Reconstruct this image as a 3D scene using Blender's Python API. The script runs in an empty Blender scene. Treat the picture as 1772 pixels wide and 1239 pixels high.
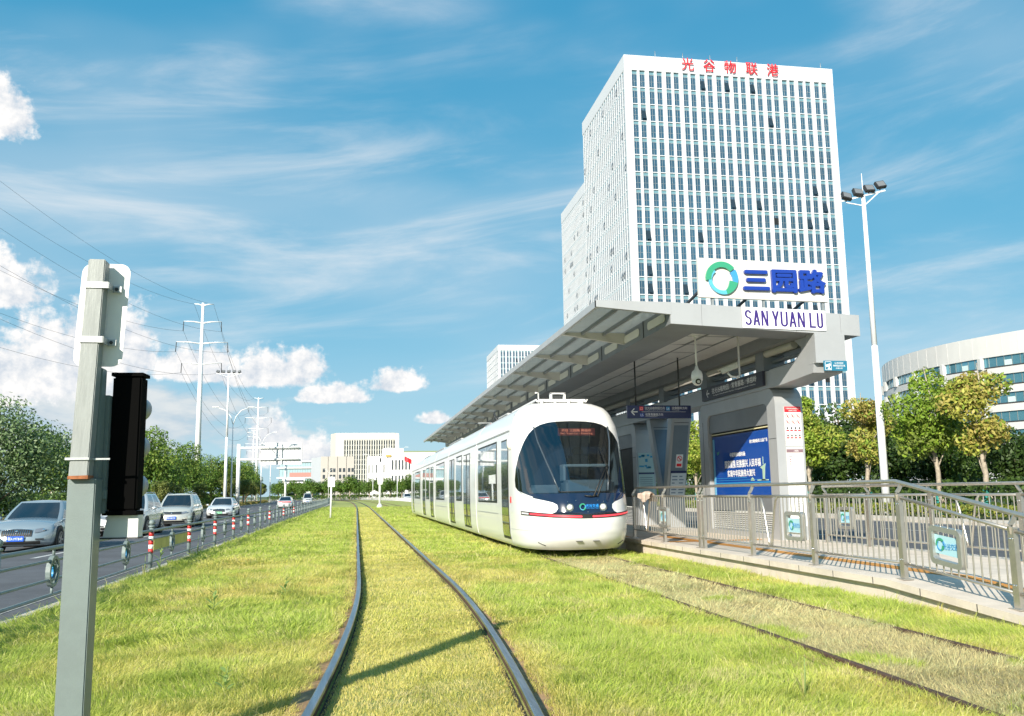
import bpy, math, random
import numpy as np
from mathutils import Matrix, Vector
rad = math.radians
S = bpy.context.scene
C = S.collection
rng = np.random.default_rng(7)
random.seed(7)

# ---------------------------------------------------------------- camera
cam_d = bpy.data.cameras.new('camera')
cam = bpy.data.objects.new('camera', cam_d)
C.objects.link(cam)
H = 1.45
CAM = ((0.98539, -0.01079, -0.16994), (-0.16921, -0.16949, -0.97090))
def camera_axes():
    f = 1550.0; cx, cy = 886.0, 619.5
    fv = np.array([617 - cx, cy - 857, -f]); vx = 731 - cx
    vy = (f * f + fv[0] * vx) / (-fv[1])
    up = np.array([vx, vy, -f])
    Y = fv / np.linalg.norm(fv); Z = up / np.linalg.norm(up); X = np.cross(Y, Z)
    return np.stack([X, Y, Z], 0)          # rows: camera axes expressed in the world
R = camera_axes()
cam.matrix_world = Matrix([[R[i][0], R[i][1], R[i][2], (0, 0, H)[i]] for i in range(3)] + [[0, 0, 0, 1]])
cam_d.sensor_width = 36.0
cam_d.lens = 36.0 * 1550 / 1772
cam_d.clip_start = 0.1
cam_d.clip_end = 6000
S.camera = cam

# ---------------------------------------------------------------- view, sun, sky
S.view_settings.view_transform = 'Standard'
S.view_settings.look = 'None'
S.view_settings.gamma = 1.0
S.view_settings.exposure = 0.72
SUN_EL, SUN_AZ = 25.0, 211.5                # azimuth clockwise from +Y
sd = bpy.data.lights.new('sun', 'SUN')
sd.energy = 4.9; sd.angle = rad(0.5); sd.color = (1.0, 0.925, 0.80)
sun = bpy.data.objects.new('sun', sd); C.objects.link(sun)
sv = Vector((math.sin(rad(SUN_AZ)) * math.cos(rad(SUN_EL)), math.cos(rad(SUN_AZ)) * math.cos(rad(SUN_EL)), math.sin(rad(SUN_EL))))
sun.rotation_euler = sv.to_track_quat('Z', 'Y').to_euler()
sun.location = (-20, -30, 40)

W = bpy.data.worlds.new('World'); S.world = W; W.use_nodes = True
nt = W.node_tree; nt.nodes.clear()
class NG:
    """tiny node-graph helper"""
    def __init__(s, nt): s.nt = nt
    def n(s, t, **kw):
        nd = s.nt.nodes.new(t)
        for k, v in kw.items(): setattr(nd, k, v)
        return nd
    def l(s, a, b): s.nt.links.new(a, b)
    def m(s, op, a, b=None, c=None, clamp=False):
        nd = s.nt.nodes.new('ShaderNodeMath'); nd.operation = op; nd.use_clamp = clamp
        for i, v in enumerate((a, b, c)):
            if v is None: continue
            if isinstance(v, (int, float)): nd.inputs[i].default_value = v
            else: s.nt.links.new(v, nd.inputs[i])
        return nd.outputs[0]
    def mix(s, f, a, b, blend='MIX'):
        nd = s.nt.nodes.new('ShaderNodeMix'); nd.data_type = 'RGBA'; nd.blend_type = blend
        for i, v in ((0, f), (6, a), (7, b)):
            if isinstance(v, (int, float)): nd.inputs[i].default_value = v
            elif isinstance(v, tuple): nd.inputs[i].default_value = v if len(v) == 4 else (*v, 1)
            else: s.nt.links.new(v, nd.inputs[i])
        return nd.outputs[2]
    def ramp(s, f, lo, hi):
        nd = s.nt.nodes.new('ShaderNodeMapRange'); nd.interpolation_type = 'SMOOTHSTEP'
        s.nt.links.new(f, nd.inputs[0]); nd.inputs[1].default_value = lo; nd.inputs[2].default_value = hi
        return nd.outputs[0]
g = NG(nt)
sky = g.n('ShaderNodeTexSky', sky_type='NISHITA'); sky.sun_disc = False
sky.sun_elevation = rad(SUN_EL); sky.sun_rotation = rad(SUN_AZ)
sky.air_density = 1.1; sky.dust_density = 0.4; sky.ozone_density = 1.6
tc = g.n('ShaderNodeTexCoord'); sep = g.n('ShaderNodeSeparateXYZ'); g.l(tc.outputs['Generated'], sep.inputs[0])
az = g.m('MULTIPLY', g.m('ARCTAN2', sep.outputs[0], sep.outputs[1]), 57.2958)
el = g.m('MULTIPLY', g.m('ARCSINE', sep.outputs[2]), 57.2958)
def vec(x, y, z=0.0):
    c = g.n('ShaderNodeCombineXYZ')
    for i, v in enumerate((x, y, z)):
        if isinstance(v, (int, float)): c.inputs[i].default_value = v
        else: g.l(v, c.inputs[i])
    return c.outputs[0]
def noise(v, scale, det=6, rough=0.55, dist=0.0):
    n = g.n('ShaderNodeTexNoise'); g.l(v, n.inputs['Vector'])
    n.inputs['Scale'].default_value = scale; n.inputs['Detail'].default_value = det
    n.inputs['Roughness'].default_value = rough; n.inputs['Distortion'].default_value = dist
    return n.outputs[0]
# cumulus heaps: (azimuth, elevation of the flat base, half width, height) in degrees
blobs = [(-17.3, 6.8, 4.6, 4.8), (-13.9, 8.0, 2.3, 4.3), (-20.4, 6.0, 3.0, 3.8), (-9.6, 7.4, 3.2, 2.1),
         (-5.6, 7.2, 3.6, 2.2), (-3.4, 7.7, 2.0, 2.0), (2.6, 6.8, 2.6, 1.35), (-1.4, 6.0, 2.7, 1.15),
         (-20.4, 11.4, 3.0, 3.0), (-21.3, 20.6, 2.2, 3.2), (-5.3, 2.6, 2.0, 3.4), (-3.0, 2.3, 3.2, 1.9), (4.8, 4.6, 1.3, 0.8),
         (44, 6, 6, 4), (62, 8, 9, 5), (-40, 7, 9, 6), (-62, 9, 10, 6), (170, 8, 20, 7), (110, 9, 12, 6), (-110, 8, 12, 7)]
wob = noise(vec(az, el), 0.55, 7, 0.62)
wob2 = noise(vec(az, el, 3.3), 1.7, 5, 0.6)
wsum = g.m('ADD', g.m('MULTIPLY', g.m('SUBTRACT', wob, 0.5), 1.5), g.m('MULTIPLY', g.m('SUBTRACT', wob2, 0.5), 0.55))
dens = None; lowness = None
for (ba, be, bw, bh) in blobs:
    dx = g.m('DIVIDE', g.m('SUBTRACT', az, ba), bw)
    dy = g.m('DIVIDE', g.m('SUBTRACT', el, be), bh)
    up_ = g.m('MAXIMUM', dy, g.m('MULTIPLY', dy, -3.2))
    d = g.m('SUBTRACT', 1.0, g.m('SQRT', g.m('ADD', g.m('MULTIPLY', dx, dx), g.m('MULTIPLY', up_, up_))))
    d = g.m('MAXIMUM', d, -1.0)
    dens = d if dens is None else g.m('MAXIMUM', dens, d)
field = g.m('ADD', dens, wsum)
alpha = g.ramp(field, 0.02, 0.42)
thick = g.ramp(field, 0.15, 1.15)
# self shading: compare the billow field with the field a little lower towards the sun side
wobs = noise(vec(g.m('ADD', az, 0.55), g.m('SUBTRACT', el, 0.55)), 0.55, 7, 0.62)
rel = g.m('MULTIPLY', g.m('SUBTRACT', wob, wobs), 3.2)
# soft grey low bank under the big heap
bank = g.m('SUBTRACT', 1.0, g.m('SQRT', g.m('ADD', g.m('POWER', g.m('DIVIDE', g.m('ADD', az, 14.0), 12.0), 2.0), g.m('POWER', g.m('DIVIDE', g.m('SUBTRACT', el, 4.6), 3.1), 2.0))))
bn = noise(vec(g.m('MULTIPLY', az, 0.5), g.m('MULTIPLY', el, 1.4), 9.0), 0.6, 5, 0.55)
bank_a = g.m('MULTIPLY', g.ramp(g.m('ADD', g.m('MAXIMUM', bank, -0.8), g.m('MULTIPLY', g.m('SUBTRACT', bn, 0.5), 2.0)), 0.0, 0.75), 0.8)
# cirrus wisps
cz = g.m('ADD', az, g.m('MULTIPLY', el, -1.6))
c1 = noise(vec(g.m('MULTIPLY', az, 0.055), g.m('ADD', g.m('MULTIPLY', el, 0.30), g.m('MULTIPLY', az, -0.03)), 2.9), 1.0, 8, 0.60, 0.5)
c2 = noise(vec(g.m('MULTIPLY', az, 0.04), g.m('MULTIPLY', el, 0.09), 5.1), 1.0, 3, 0.5)
cm = g.m('SUBTRACT', 1.0, g.m('POWER', g.m('DIVIDE', g.m('SUBTRACT', el, 15.0), 17.0), 2.0))
cir = g.m('MULTIPLY', g.ramp(c1, 0.42, 0.82), g.ramp(g.m('ADD', c2, g.m('MULTIPLY', g.m('MAXIMUM', cm, 0.0), 0.18)), 0.42, 0.72))
cir = g.m('MULTIPLY', cir, g.ramp(el, 2.0, 8.0))
veil = g.m('MULTIPLY', g.ramp(c2, 0.35, 0.75), 0.42)
lowc = g.mix(g.ramp(el, -1.0, 13.0), (3.1, 5.1, 6.2, 1), (1.0, 3.65, 5.4, 1))
skyc = g.mix(g.ramp(el, 8.0, 40.0), lowc, (.15, 2.35, 4.4, 1))
base = g.mix(0.86, sky.outputs[0], skyc)
WHT = (6.6, 6.75, 6.9, 1)
col = g.mix(veil, base, (4.6, 5.6, 6.4, 1))
col = g.mix(g.m('MULTIPLY', cir, 0.68), col, WHT)
horiz = g.m('SUBTRACT', 1.0, g.ramp(el, -1.0, 14.0))
col = g.mix(g.m('MULTIPLY', horiz, 0.30), col, (3.9, 5.6, 6.6, 1))
col = g.mix(bank_a, col, g.mix(g.ramp(bn, 0.35, 0.7), (4.0, 4.75, 5.5, 1), (6.4, 6.4, 6.3, 1)))
shade = g.m('ADD', g.m('MULTIPLY', thick, 0.0), g.m('ADD', 0.55, rel), clamp=True)
ccol = g.mix(shade, (5.0, 5.5, 6.1, 1), (8.3, 8.05, 7.8, 1))
col = g.mix(alpha, col, ccol)
bg = g.n('ShaderNodeBackground'); g.l(col, bg.inputs[0]); bg.inputs[1].default_value = 0.081
out = g.n('ShaderNodeOutputWorld'); g.l(bg.outputs[0], out.inputs[0])

# ---------------------------------------------------------------- helpers
def mat(name, color, rough=0.5, metal=0.0, var=0.0, scale=3.0, bump=0.0, bscale=40.0, coat=0.0, spec=0.5, color2=None, emit=0.0, stretch=None):
    m = bpy.data.materials.new(name); m.use_nodes = True
    n = m.node_tree; b = n.nodes['Principled BSDF']; h = NG(n)
    b.inputs['Base Color'].default_value = (*color, 1); b.inputs['Roughness'].default_value = rough
    b.inputs['Metallic'].default_value = metal; b.inputs['Coat Weight'].default_value = coat
    b.inputs['Specular IOR Level'].default_value = spec
    if emit: b.inputs['Emission Color'].default_value = (*color, 1); b.inputs['Emission Strength'].default_value = emit
    if var or color2 or bump:
        t = h.n('ShaderNodeTexCoord'); v = t.outputs['Object']
        if stretch:
            mp = h.n('ShaderNodeMapping'); h.l(v, mp.inputs[0]); mp.inputs['Scale'].default_value = stretch; v = mp.outputs[0]
    if var or color2:
        c2 = color2 or tuple(c * (1 - var) for c in color)
        ns = h.n('ShaderNodeTexNoise'); h.l(v, ns.inputs['Vector']); ns.inputs['Scale'].default_value = scale
        ns.inputs['Detail'].default_value = 8; ns.inputs['Roughness'].default_value = 0.65
        f = h.ramp(ns.outputs[0], 0.36, 0.66)
        h.l(h.mix(f, (*color, 1), (*c2, 1)), b.inputs['Base Color'])
        mr = h.n('ShaderNodeMapRange'); h.l(ns.outputs[0], mr.inputs[0]); mr.inputs[3].default_value = rough * 0.85; mr.inputs[4].default_value = min(1, rough * 1.2)
        h.l(mr.outputs[0], b.inputs['Roughness'])
    if bump:
        nb = h.n('ShaderNodeTexNoise'); h.l(v, nb.inputs['Vector']); nb.inputs['Scale'].default_value = bscale; nb.inputs['Detail'].default_value = 6
        bp = h.n('ShaderNodeBump'); bp.inputs['Strength'].default_value = bump; bp.inputs['Distance'].default_value = 0.02
        h.l(nb.outputs[0], bp.inputs['Height']); h.l(bp.outputs[0], b.inputs['Normal'])
    return m

def glass_mat(name, tint, refl=0.25, trans=0.5, rough=0.02):
    m = bpy.data.materials.new(name); m.use_nodes = True; n = m.node_tree; n.nodes.clear(); h = NG(n)
    tr = h.n('ShaderNodeBsdfTransparent'); tr.inputs[0].default_value = (*tint, 1)
    df = h.n('ShaderNodeBsdfPrincipled'); df.inputs['Base Color'].default_value = (0.01, 0.014, 0.018, 1); df.inputs['Roughness'].default_value = 0.2
    gl = h.n('ShaderNodeBsdfGlossy'); gl.inputs['Roughness'].default_value = rough; gl.inputs[0].default_value = (0.92, 0.97, 1, 1)
    mx = h.n('ShaderNodeMixShader'); mx.inputs[0].default_value = trans; h.l(df.outputs[0], mx.inputs[1]); h.l(tr.outputs[0], mx.inputs[2])
    fr = h.n('ShaderNodeLayerWeight'); fr.inputs[0].default_value = 0.3
    f = h.m('ADD', h.m('MULTIPLY', fr.outputs['Fresnel'], 0.8), refl, clamp=True)
    m2 = h.n('ShaderNodeMixShader'); h.l(f, m2.inputs[0]); h.l(mx.outputs[0], m2.inputs[1]); h.l(gl.outputs[0], m2.inputs[2])
    o = h.n('ShaderNodeOutputMaterial'); h.l(m2.outputs[0], o.inputs[0])
    return m

def wloc(o):
    v = Vector((0, 0, 0))
    while o is not None:
        v += Vector(o.location); o = o.parent
    return v

def tag(o, label=None, cat=None, group=None, kind=None):
    if label: o['label'] = label
    if cat: o['category'] = cat
    if group: o['group'] = group
    if kind: o['kind'] = kind
    return o

def thing(name, loc, label, cat, group=None):
    o = bpy.data.objects.new(name, None); C.objects.link(o); o.location = loc; o.empty_display_size = 0.2
    return tag(o, label, cat, group)

class MB:
    def __init__(s): s.v = []; s.f = []; s.mi = []; s.cur = 0; s.sm = []; s.smooth = False
    def add(s, vs, fs):
        b = len(s.v); s.v.extend([tuple(map(float, p)) for p in vs])
        for f in fs: s.f.append(tuple(i + b for i in f)); s.mi.append(s.cur); s.sm.append(s.smooth)
        return s
    def box(s, x0, x1, y0, y1, z0, z1, M=None):
        vs = [(x, y, z) for z in (z0, z1) for y in (y0, y1) for x in (x0, x1)]
        if M is not None: vs = [tuple(M @ Vector(p)) for p in vs]
        return s.add(vs, [(0, 2, 3, 1), (4, 5, 7, 6), (0, 1, 5, 4), (2, 6, 7, 3), (0, 4, 6, 2), (1, 3, 7, 5)])
    def bar(s, p0, p1, w, h=None, upv=(0, 0, 1)):
        h = h or w; p0 = Vector(p0); p1 = Vector(p1); d = (p1 - p0).normalized(); u = Vector(upv)
        if abs(d.dot(u)) > 0.99: u = Vector((0, 1, 0))
        a = d.cross(u).normalized(); b = a.cross(d)
        vs = [p + a * sx * w / 2 + b * sz * h / 2 for p in (p0, p1) for sx, sz in ((-1, -1), (1, -1), (1, 1), (-1, 1))]
        return s.add(vs, [(0, 3, 2, 1), (4, 5, 6, 7), (0, 1, 5, 4), (1, 2, 6, 5), (2, 3, 7, 6), (3, 0, 4, 7)])
    def tube(s, pts, r, n=8, cap=True):
        pts = [Vector(p) for p in pts]; k = len(pts); rs = r if isinstance(r, (list, tuple)) else [r] * k
        rings = []; prev = None
        for i in range(k):
            d = (pts[min(i + 1, k - 1)] - pts[max(i - 1, 0)]).normalized()
            if prev is None:
                u = Vector((0, 0, 1)) if abs(d.z) < 0.9 else Vector((1, 0, 0))
                a = d.cross(u).normalized()
            else: a = (prev - d * prev.dot(d)).normalized()
            prev = a; b = d.cross(a)
            rings.append([pts[i] + (a * math.cos(t) + b * math.sin(t)) * rs[i] for t in [2 * math.pi * j / n for j in range(n)]])
        vs = [p for rg in rings for p in rg]; fs = []
        for i in range(k - 1):
            for j in range(n): fs.append((i * n + j, i * n + (j + 1) % n, (i + 1) * n + (j + 1) % n, (i + 1) * n + j))
        sm = s.smooth; s.smooth = True; base = len(s.v); s.add(vs, fs); s.smooth = False
        if cap:
            s.f.append(tuple(base + j for j in reversed(range(n)))); s.f.append(tuple(base + (k - 1) * n + j for j in range(n)))
            s.mi += [s.cur] * 2; s.sm += [False] * 2
        s.smooth = sm; return s
    def prism(s, poly, f, a0, a1):
        """poly: list of 2d points, f(u, v, a) -> xyz"""
        n = len(poly); vs = [f(u, v, a0) for u, v in poly] + [f(u, v, a1) for u, v in poly]
        return s.add(vs, [tuple(range(n)), tuple(range(2 * n - 1, n - 1, -1))] + [(i, i + n, (i + 1) % n + n, (i + 1) % n) for i in range(n)])
    def grid(s, rows, closed=False):
        nr = len(rows); nc = len(rows[0]); fs = []
        for i in range(nr - 1):
            for j in range(nc if closed else nc - 1):
                fs.append((i * nc + j, i * nc + (j + 1) % nc, (i + 1) * nc + (j + 1) % nc, (i + 1) * nc + j))
        return s.add([p for r in rows for p in r], fs)
    def sphere(s, c, r, nu=12, nv=8, sz=1.0):
        rows = [[(c[0] + r * math.sin(math.pi * i / nv) * math.cos(2 * math.pi * j / nu), c[1] + r * math.sin(math.pi * i / nv) * math.sin(2 * math.pi * j / nu), c[2] + r * sz * math.cos(math.pi * i / nv)) for j in range(nu)] for i in range(nv + 1)]
        sm = s.smooth; s.smooth = True; s.grid(rows, True); s.smooth = sm; return s
    def build(s, name, mats, parent=None, bevel=0.0, fix=True):
        me = bpy.data.meshes.new(name)
        off = wloc(parent) if parent is not None else Vector((0, 0, 0))
        me.from_pydata([(x - off.x, y - off.y, z - off.z) for x, y, z in s.v], [], s.f)
        for m in (mats if isinstance(mats, (list, tuple)) else [mats]): me.materials.append(m)
        me.polygons.foreach_set('material_index', s.mi); me.polygons.foreach_set('use_smooth', s.sm)
        if fix:
            import bmesh
            bm = bmesh.new(); bm.from_mesh(me); bmesh.ops.recalc_face_normals(bm, faces=bm.faces)
            if bevel:
                bmesh.ops.bevel(bm, geom=[e for e in bm.edges if len(e.link_faces) == 2 and e.calc_face_angle(0) > 0.6], offset=bevel, segments=2, affect='EDGES', clamp_overlap=True)
            bm.to_mesh(me); bm.free()
        me.update()
        o = bpy.data.objects.new(name, me); C.objects.link(o); o.parent = parent
        return o

def np_mesh(name, V, F, mats, col=None, parent=None, smooth=False, mi=None):
    me = bpy.data.meshes.new(name); nF, k = F.shape
    me.vertices.add(len(V)); me.vertices.foreach_set('co', V.astype(np.float32).ravel())
    me.loops.add(nF * k); me.loops.foreach_set('vertex_index', F.astype(np.int32).ravel())
    me.polygons.add(nF); me.polygons.foreach_set('loop_start', np.arange(0, nF * k, k, dtype=np.int32))
    for m in (mats if isinstance(mats, (list, tuple)) else [mats]): me.materials.append(m)
    if mi is not None: me.polygons.foreach_set('material_index', mi.astype(np.int32))
    if smooth: me.polygons.foreach_set('use_smooth', np.ones(nF, dtype=bool))
    me.update(calc_edges=True)
    if col is not None:
        a = me.color_attributes.new('col', 'FLOAT_COLOR', 'POINT'); a.data.foreach_set('color', col.astype(np.float32).ravel())
    o = bpy.data.objects.new(name, me); C.objects.link(o); o.parent = parent
    return o

def copy_tree(o, parent=None):
    c = o.copy(); C.objects.link(c); c.parent = parent
    for ch in o.children: copy_tree(ch, c)
    return c
def struct(name, mb, m): return tag(mb.build(name, m), kind='structure')

# orientation frames for lettering: (x axis, up axis)
FRONT = (Vector((1, 0, 0)), Vector((0, 0, 1)))           # faces -Y (the camera side)
LEFT = (Vector((0, -1, 0)), Vector((0, 0, 1)))           # faces -X
def text(s, center, w, h, frame, m, parent, depth=0.002, bold=0.0, name='lettering', keep=False):
    cu = bpy.data.curves.new('lettering', 'FONT'); cu.body = s; cu.resolution_u = 3
    cu.extrude = 0.5
    t = bpy.data.objects.new('lettering', cu); C.objects.link(t)
    me = bpy.data.meshes.new_from_object(t); bpy.data.objects.remove(t)
    n = len(me.vertices); co = np.empty(n * 3, np.float32); me.vertices.foreach_get('co', co); co = co.reshape(-1, 3)
    polys = [tuple(p.vertices) for p in me.polygons]; bpy.data.meshes.remove(me)
    mn, mx = co[:, :2].min(0), co[:, :2].max(0); c2 = (mn + mx) / 2; sz = np.maximum(mx - mn, 1e-6)
    sx, sy = (w - 2 * bold) / sz[0], (h - 2 * bold) / sz[1]
    if keep: sx = sy = min(sx, sy)
    X, U = frame; N = X.cross(U)
    mb = MB(); offs = [(0, 0)] if not bold else [(-1, 0), (1, 0), (0, -1), (0, 1), (-.7, -.7), (.7, .7), (-.7, .7), (.7, -.7), (0, 0)]
    for q, (ox, oy) in enumerate(offs):
        zz = co[:, 2] * 2 * depth
        zz = np.where(zz > 0, depth - q * 0.0012 * min(1, depth / .012), 0)
        P = [Vector(center) + X * float((x - c2[0]) * sx + ox * bold) + U * float((y - c2[1]) * sy + oy * bold) + N * float(z) for (x, y), z in zip(co[:, :2], zz)]
        mb.add(P, polys)
    return mb.build(name, m, parent, fix=False)

def explode(o):
    """give every loose piece of a mesh an object of its own"""
    me = o.data; n = len(me.vertices); root = list(range(n))
    def find(a):
        while root[a] != a: root[a] = root[root[a]]; a = root[a]
        return a
    for p in me.polygons:
        v = list(p.vertices)
        for b in v[1:]:
            ra, rb_ = find(v[0]), find(b)
            if ra != rb_: root[rb_] = ra
    groups = {}
    for p in me.polygons: groups.setdefault(find(p.vertices[0]), []).append(p)
    if len(groups) < 2: return [o]
    out = []
    for ps in groups.values():
        ids = sorted({i for p in ps for i in p.vertices}); mp = {v: k for k, v in enumerate(ids)}
        m2 = bpy.data.meshes.new(me.name); m2.from_pydata([tuple(me.vertices[i].co) for i in ids], [], [tuple(mp[i] for i in p.vertices) for p in ps])
        for m in me.materials: m2.materials.append(m)
        m2.polygons.foreach_set('material_index', [p.material_index for p in ps]); m2.polygons.foreach_set('use_smooth', [p.use_smooth for p in ps]); m2.update()
        c = bpy.data.objects.new(o.name.split('.')[0], m2); C.objects.link(c); c.parent = o.parent; out.append(c)
    bpy.data.objects.remove(o); return out

def logo_ring(c, r, frame, mats, parent, depth=0.02, name='emblem'):
    """swirl ring of a green upper crescent, blue left crescent, cyan right piece and green lower inner piece; mats = green, blue, cyan"""
    X, U = frame; N = X.cross(U); mb = MB()
    def sector(a0, a1, ro0, ro1, ri0, ri1, mi, d0=0.0, n=14):
        mb.cur = mi; front = []; back = []
        for lst, dd in ((front, depth + d0), (back, 0.0)):
            for i in range(n + 1):
                t = i / n; a = rad(a0 + (a1 - a0) * t); ro = (ro0 + (ro1 - ro0) * t) * r; ri = (ri0 + (ri1 - ri0) * math.sin(t * math.pi / 2)) * r
                for rr in (ro, ri): lst.append(Vector(c) + X * rr * math.cos(a) + U * rr * math.sin(a) + N * dd)
        k = 2 * (n + 1); fs = []
        for i in range(n):
            a, b, cc, d = 2 * i, 2 * i + 1, 2 * i + 3, 2 * i + 2
            fs += [(a, b, cc, d), (a, d, d + k, a + k), (b, b + k, cc + k, cc)]
        fs += [(0, k, k + 1, 1), (k - 2, k - 1, 2 * k - 1, 2 * k - 2)]
        mb.add(front + back, fs)
    sector(38, 188, 1.0, 1.0, .66, .66, 0, .004)
    sector(135, 288, .74, 1.0, .52, .74, 1)
    sector(-22, 33, 1.0, 1.0, .74, .62, 2)
    sector(-74, -15, 1.0, 1.0, .74, .50, 0, .002)
    return mb.build(name, mats, parent)

def drift(y):     # the line, fence and roads bend left in the distance
    y = np.maximum(y, 90.0)
    return -(y - 90) ** 2 / 9000 - np.maximum(0, y - 200) ** 2 / 1500
def c1(y): return 0.77 - np.maximum(0, 15 - y) ** 2 * 0.00425 + drift(y)
def c2(y): return 4.78 - np.maximum(0, 13 - y) ** 2 * 0.0022 + drift(y)

# ---------------------------------------------------------------- shared materials
M = {}
M['white'] = mat('white_paint', (.80, .80, .78), .35, var=.06, scale=1.5)
M['mast'] = mat('white_pole_paint', (.78, .80, .82), .35, var=.08, scale=.8)
M['galv'] = mat('galvanised_steel', (.40, .42, .42), .42, .55, var=.18, scale=6, bump=.05)
M['greypole'] = mat('grey_green_pole_paint', (.165, .205, .20), .40, var=.10, scale=8, bump=.08, bscale=160)
M['steel'] = mat('brushed_stainless', (.56, .52, .46), .30, .80, var=.12, scale=9)
M['stain'] = mat('stainless_dull', (.50, .50, .47), .34, .7, var=.1, scale=7)
M['black'] = mat('black_plastic', (.010, .011, .011), .5, var=.2, scale=5)
M['headblack'] = mat('matt_black_housing', (.003, .003, .003), .9, spec=.05)
M['lensdark'] = mat('floodlight_lens', (.16, .17, .18), .2)
M['dark'] = mat('dark_metal', (.035, .037, .04), .5, var=.2)
M['fence'] = mat('fence_grey_paint', (.19, .24, .235), .45, var=.15, scale=10, bump=.1)
M['red'] = mat('reflective_red', (.55, .035, .03), .4, var=.1)
M['redbright'] = mat('red_paint', (.75, .02, .03), .4, var=.05)
M['navy'] = mat('navy_enamel', (.022, .03, .10), .3)
M['ink'] = mat('purple_blue_ink', (.035, .015, .16), .5)
M['blue3d'] = mat('blue_acrylic', (.008, .04, .30), .35, coat=.2)
M['lgreen'] = mat('emblem_green', (.04, .30, .17), .3, coat=.2)
M['lblue'] = mat('emblem_blue', (.05, .28, .58), .3, coat=.2)
M['lcyan'] = mat('emblem_cyan', (.10, .42, .62), .3, coat=.2)
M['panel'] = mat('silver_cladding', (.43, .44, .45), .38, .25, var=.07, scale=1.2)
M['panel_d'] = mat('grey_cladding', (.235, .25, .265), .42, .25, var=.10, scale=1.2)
M['concrete'] = mat('platform_concrete', (.70, .61, .51), .85, var=.16, scale=2.2, bump=.25, bscale=60)
M['curb'] = mat('curb_stone', (.66, .60, .52), .85, var=.25, scale=5, bump=.3, bscale=50)
M['asphalt'] = mat('asphalt', (.115, .118, .128), .80, var=.28, scale=.7, bump=.4, bscale=90)
M['line'] = mat('road_paint', (.62, .62, .60), .7, var=.35, scale=4)
M['orange'] = mat('orange_tactile', (.62, .27, .05), .8, var=.2, scale=6)
M['tree_bark'] = mat('bark', (.17, .13, .09), .9, var=.35, scale=8, bump=.5)
M['bark_pale'] = mat('pale_bark', (.42, .36, .28), .85, var=.35, scale=7, bump=.4)
M['teal'] = mat('teal_wrap', (.03, .27, .24), .8, var=.2)
M['beige'] = mat('beige_render', (.62, .56, .47), .8, var=.1, scale=.4)
M['lampglass'] = mat('lamp_lens', (.72, .74, .74), .15)
M['chrome'] = mat('chrome', (.75, .76, .78), .08, 1.0)
M['rubber'] = mat('tyre_rubber', (.018, .018, .018), .85)
M['rim'] = mat('alloy', (.45, .46, .48), .3, .9)
M['plate'] = mat('plate_blue', (.01, .10, .62), .35)
M['plate_g'] = mat('plate_green', (.25, .62, .35), .35)
M['text'] = mat('white_lettering', (.80, .80, .80), .5)
# ================================================================ ground, roads, kerbs
struct('ground', MB().add([(-3000, -300, -.30), (3000, -300, -.30), (3000, 5000, -.30), (-3000, 5000, -.30)], [(0, 1, 2, 3)]), mat('far_ground', (.10, .13, .05), .95, var=.4, scale=.05))
YS = list(np.concatenate([np.arange(-12, 90, 6.0), np.arange(90, 460, 10.0)]))
def strip(name, x0, x1, z, m, ys=YS, th=None, follow=True):
    mb = MB(); d = [float(drift(y)) if follow else 0.0 for y in ys]
    rows = [[(x0 + dd, y, z), (x1 + dd, y, z)] for y, dd in zip(ys, d)]
    if th:
        rows = [[(x0 + dd, y, z - th), (x0 + dd, y, z), (x1 + dd, y, z), (x1 + dd, y, z - th)] for y, dd in zip(ys, d)]
    mb.grid(rows); o = mb.build(name, m); return tag(o, kind='structure')
def lawn_material():
    m = bpy.data.materials.new('lawn'); m.use_nodes = True; n = m.node_tree; b = n.nodes['Principled BSDF']; h = NG(n)
    t = h.n('ShaderNodeTexCoord'); v = t.outputs['Object']
    def ns(sc, det=6, r=.6):
        q = h.n('ShaderNodeTexNoise'); h.l(v, q.inputs['Vector']); q.inputs['Scale'].default_value = sc; q.inputs['Detail'].default_value = det; q.inputs['Roughness'].default_value = r
        return q.outputs[0]
    a = h.mix(h.ramp(ns(.45), .38, .62), (.34, .42, .08), (.48, .46, .16))
    a = h.mix(h.m('MULTIPLY', h.ramp(ns(9, 8, .75), .42, .62), .55), a, (.10, .14, .02))
    a = h.mix(h.m('MULTIPLY', h.ramp(ns(2.3), .55, .75), .5), a, (.30, .22, .09))
    h.l(a, b.inputs['Base Color']); b.inputs['Roughness'].default_value = .9
    bp = h.n('ShaderNodeBump'); bp.inputs['Strength'].default_value = .7; bp.inputs['Distance'].default_value = .06
    h.l(ns(22, 8, .7), bp.inputs['Height']); h.l(bp.outputs[0], b.inputs['Normal'])
    return m
LAWN = lawn_material()
strip('lawn', -3.84, 11.2, 0.0, LAWN)
strip('road_left', -17.6, -4.06, -.02, M['asphalt'])
strip('kerb_left', -4.06, -3.84, .07, M['curb'], th=.16)
strip('left_ground', -60, -17.75, .02, mat('verge_soil', (.20, .19, .07), .95, var=.4, scale=1.2, bump=.4))
strip('kerb_far_left', -17.75, -17.6, .10, M['curb'], th=.16)
strip('road_right', 11.2, 22.8, -.01, M['asphalt'])
strip('kerb_right', 22.8, 23.05, .12, M['curb'], th=.16)
strip('pavement_right', 23.05, 25.2, .10, M['concrete'])
strip('right_ground', 25.2, 90, .08, mat('verge_planting_soil', (.07, .10, .03), .95, var=.5, scale=1.5, bump=.4))
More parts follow.
